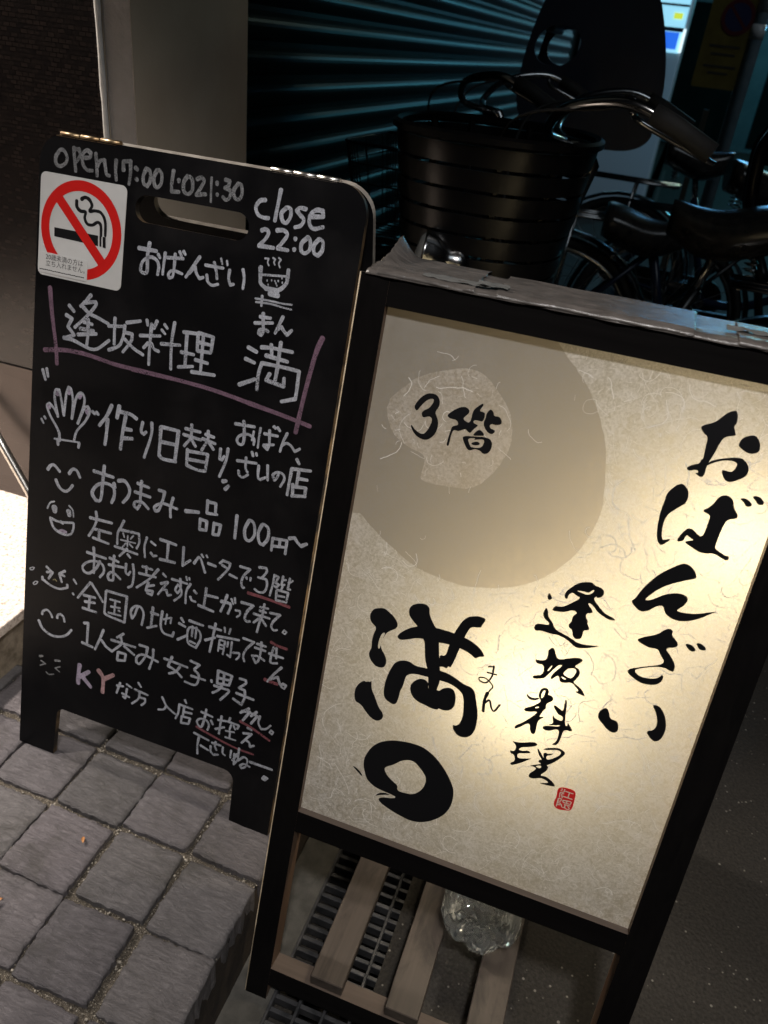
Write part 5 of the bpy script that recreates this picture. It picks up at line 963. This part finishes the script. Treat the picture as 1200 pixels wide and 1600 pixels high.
    hl = mb.build('headlight', M['chrome'] if light else M['blackplastic'], root)
    mb = MB(); mb.lathe([(.038, .0185), (.03, .025), (.001, .029)], hp, 22); mb.build('lens', M['lens'], hl)
    if seat == 'shell':
        # rear child seat: two side shells with an arm opening, back, base and headrest
        out = [(-.44, .94), (-.38, .955), (-.35, .985), (-.352, 1.02), (-.345, 1.10), (-.37, 1.22), (-.43, 1.36), (-.56, 1.42), (-.68, 1.40), (-.74, 1.25), (-.765, 1.08), (-.74, .98), (-.62, .945)]
        hole_ = [(-.645, 1.135), (-.605, 1.17), (-.60, 1.215), (-.635, 1.24), (-.70, 1.235), (-.735, 1.19), (-.715, 1.14)]
        for sd in (-1, 1):
            mb = MB(); mb.prism([chaikin(out, 2), chaikin(hole_, 2)[::-1]], lambda x, z_, h: (x, h, z_), .165 * sd, .145 * sd); mb.build('seat_side', M['navyshell'], root, bevel=.004)
        mb = MB()
        for (c_, s3) in (((-.735, 0, 1.05), (.02, .288, .12)), ((-.56, 0, .955), (.30, .286, .022)), ((-.70, 0, 1.30), (.03, .286, .16)), ((-.55, .05, .84), (.03, .03, .22)), ((-.62, -.05, .84), (.03, .03, .22))): mb.box(c_, s3)
        mb.build('seat_back', M['navyshell'], root, bevel=.008)
        mb = MB(); mb.box((-.60, .005, .98), (.24, .25, .03)); mb.build('seat_cushion', M['saddle'], root, bevel=.01)
    if seat == 'hoop':
        mb = MB(); mb.tube(catmull([(-.42, -.05, .735), (-.35, -.125, .86), (-.325, -.13, 1.00), (-.34, -.14, 1.06), (-.37, -.17, 1.105), (-.38, -.21, 1.115), (-.37, -.25, 1.105), (-.34, -.28, 1.06), (-.325, -.29, 1.00), (-.35, -.285, .86), (-.42, -.20, .735)], 6), .016, 10)
        mb.tube([(-.328, -.13, 1.0), (-.70, -.14, .99), (-.72, -.21, .99), (-.70, -.28, .99), (-.328, -.29, 1.0)], .012, 8)
        mb.build('guard_hoop', M['blackplastic'], root)
        mb = MB(); mb.box((-.57, 0, .752), (.27, .22, .022)); mb.build('child_seat_base', M['blackplastic'], root, bevel=.006)
    return root
bicycle((.155, 1.63, 0), PI + .06, 'bicycle with a big slatted black plastic basket nearest behind the lit sign', M['frame_black'], 'slatted', None, (Vector((.535, .18, .832)), Vector((.93, .22, .16))))
bicycle((-.13, 2.16, 0), PI - .03, 'bicycle with a wire basket and wide black saddle second from the lit sign', M['frame_black'], 'wire', 'hoop')
bicycle((.27, 2.80, 0), .04, 'bicycle with a tall navy child seat on its rear rack', M['frame_navy'], 'none', 'shell', None, .14)
bicycle((.62, 3.30, 0), .16, 'bicycle with a dark wire basket parked between the child seat bicycle and the farthest one', M['frame_black'], 'wire')
bicycle((.40, 3.85, 0), -.05, 'farthest bicycle with a bare chrome rear rack behind the child seat', M['frame_navy'], 'none')

# ------------------------------------------------------------------ far end of the street
vm = thing('vending_machine', (-.55, 8.3, 0), 'glowing blue white vending machine far down the street', 'vending machine')
VX0, VX1, VY = -1.01, -.155, 8.0
mb = MB(); mb.box(((VX0 + VX1) / 2, VY + .33, .92), (VX1 - VX0, .64, 1.84)); mb.build('cabinet', M['vbody'], vm, vm.location, bevel=.02)
mb = MB(); mb.box(((VX0 + VX1) / 2, VY + .004, 1.53), (.80, .012, .50)); mb.build('display_window', M['vlit'], vm, vm.location)
mb = MB(); mb.box(((VX0 + VX1) / 2, VY - .006, 1.445), (.80, .014, .03)); mb.box(((VX0 + VX1) / 2, VY - .006, 1.615), (.80, .014, .016)); mb.build('shelf_trim', M['vdark'], vm, vm.location)
mb = MB(); mb.box((-.252, VY - .004, 1.54), (.07, .012, .042)); mb.build('price_label', M['vyel'], vm, vm.location)
mb = MB(); mb.box((-.285, VY - .004, 1.365), (.15, .012, .12)); mb.build('poster_panel', M['vblue'], vm, vm.location)
mb = MB(); mb.box((VX1 - .018, VY - .008, 1.37), (.022, .016, .17)); mb.build('edge_light', M['vwhite'], vm, vm.location)
ns = thing('no_parking_sign', (.105, 5.0, 0), 'tall yellow no-parking notice with a round blue and red symbol', 'sign')
A_ = math.radians(2)
def nsp(x, z, h): return Vector((.105 + x, 5.0 - h, z))
mb = MB(); mb.prism([rrect(-.115, 1.10, .115, 1.75, .01, 3)], nsp, 0, .012); mb.build('notice_board', M['nsyellow'], ns, ns.location)
mb = MB(); mb.sheet([disc(0.025, 1.42, .080), disc(0.025, 1.42, .062)[::-1]], nsp, .015)
mb.add([nsp(-.028, 1.464, .0151), nsp(-.019, 1.473, .0151), nsp(.078, 1.376, .0151), nsp(.069, 1.367, .0151)], [(0, 1, 2, 3)]); mb.build('red_ring', M['nsred'], ns, ns.location, fix=False)
mb = MB(); mb.sheet([disc(0.025, 1.42, .062)], nsp, .0145); mb.build('blue_disc', M['nsblue'], ns, ns.location, fix=False)
mb = MB()
for zq, wq_ in ((1.29, .15), (1.255, .12), (1.20, .16), (1.17, .10)): mb.box(nsp(0.0, zq, .013), (wq_, .002, .011))
mb.build('print_bars', M['nsdark'], ns, ns.location)
mb = MB(); mb.box(nsp(0, .5, -.02), (.03, .03, 1.0)); mb.box(nsp(0, .02, -.02), (.30, .25, .04)); mb.build('post_and_foot', M['nsdark'], ns, ns.location)
pz = thing('street_pole', (.24, 5.0, 0), 'pale blue steel street pole with white reflective band beside the yellow notice', 'pole')
mb = MB(); mb.tube([(.24, 5.0, 0), (.24, 5.0, 3.6)], .035, 16); mb.build('shaft', M['pole'], pz, pz.location)
mb = MB(); mb.tube([(.24, 5.0, 1.335), (.24, 5.0, 1.40)], .0362, 16); mb.tube([(.24, 5.0, 1.45), (.24, 5.0, 1.72)], .0362, 16); mb.build('reflective_band', M['reflect'], pz, pz.location)
fw = thing('far_building', (2, 17.5, 0), 'dim teal building closing the far end of the street', 'building')
mb = MB(); mb.box((2.5, 17.5, 3), (14, 1.0, 6)); mb.build('wall', M['farwall'], fw, fw.location)
for k in range(5):
    mb = MB(); mb.box((-1.6 + 1.7 * k, 16.985, 1.15), (1.2, .05, 2.1)); mb.build('shutter_panel', M['shutter'], fw, fw.location)
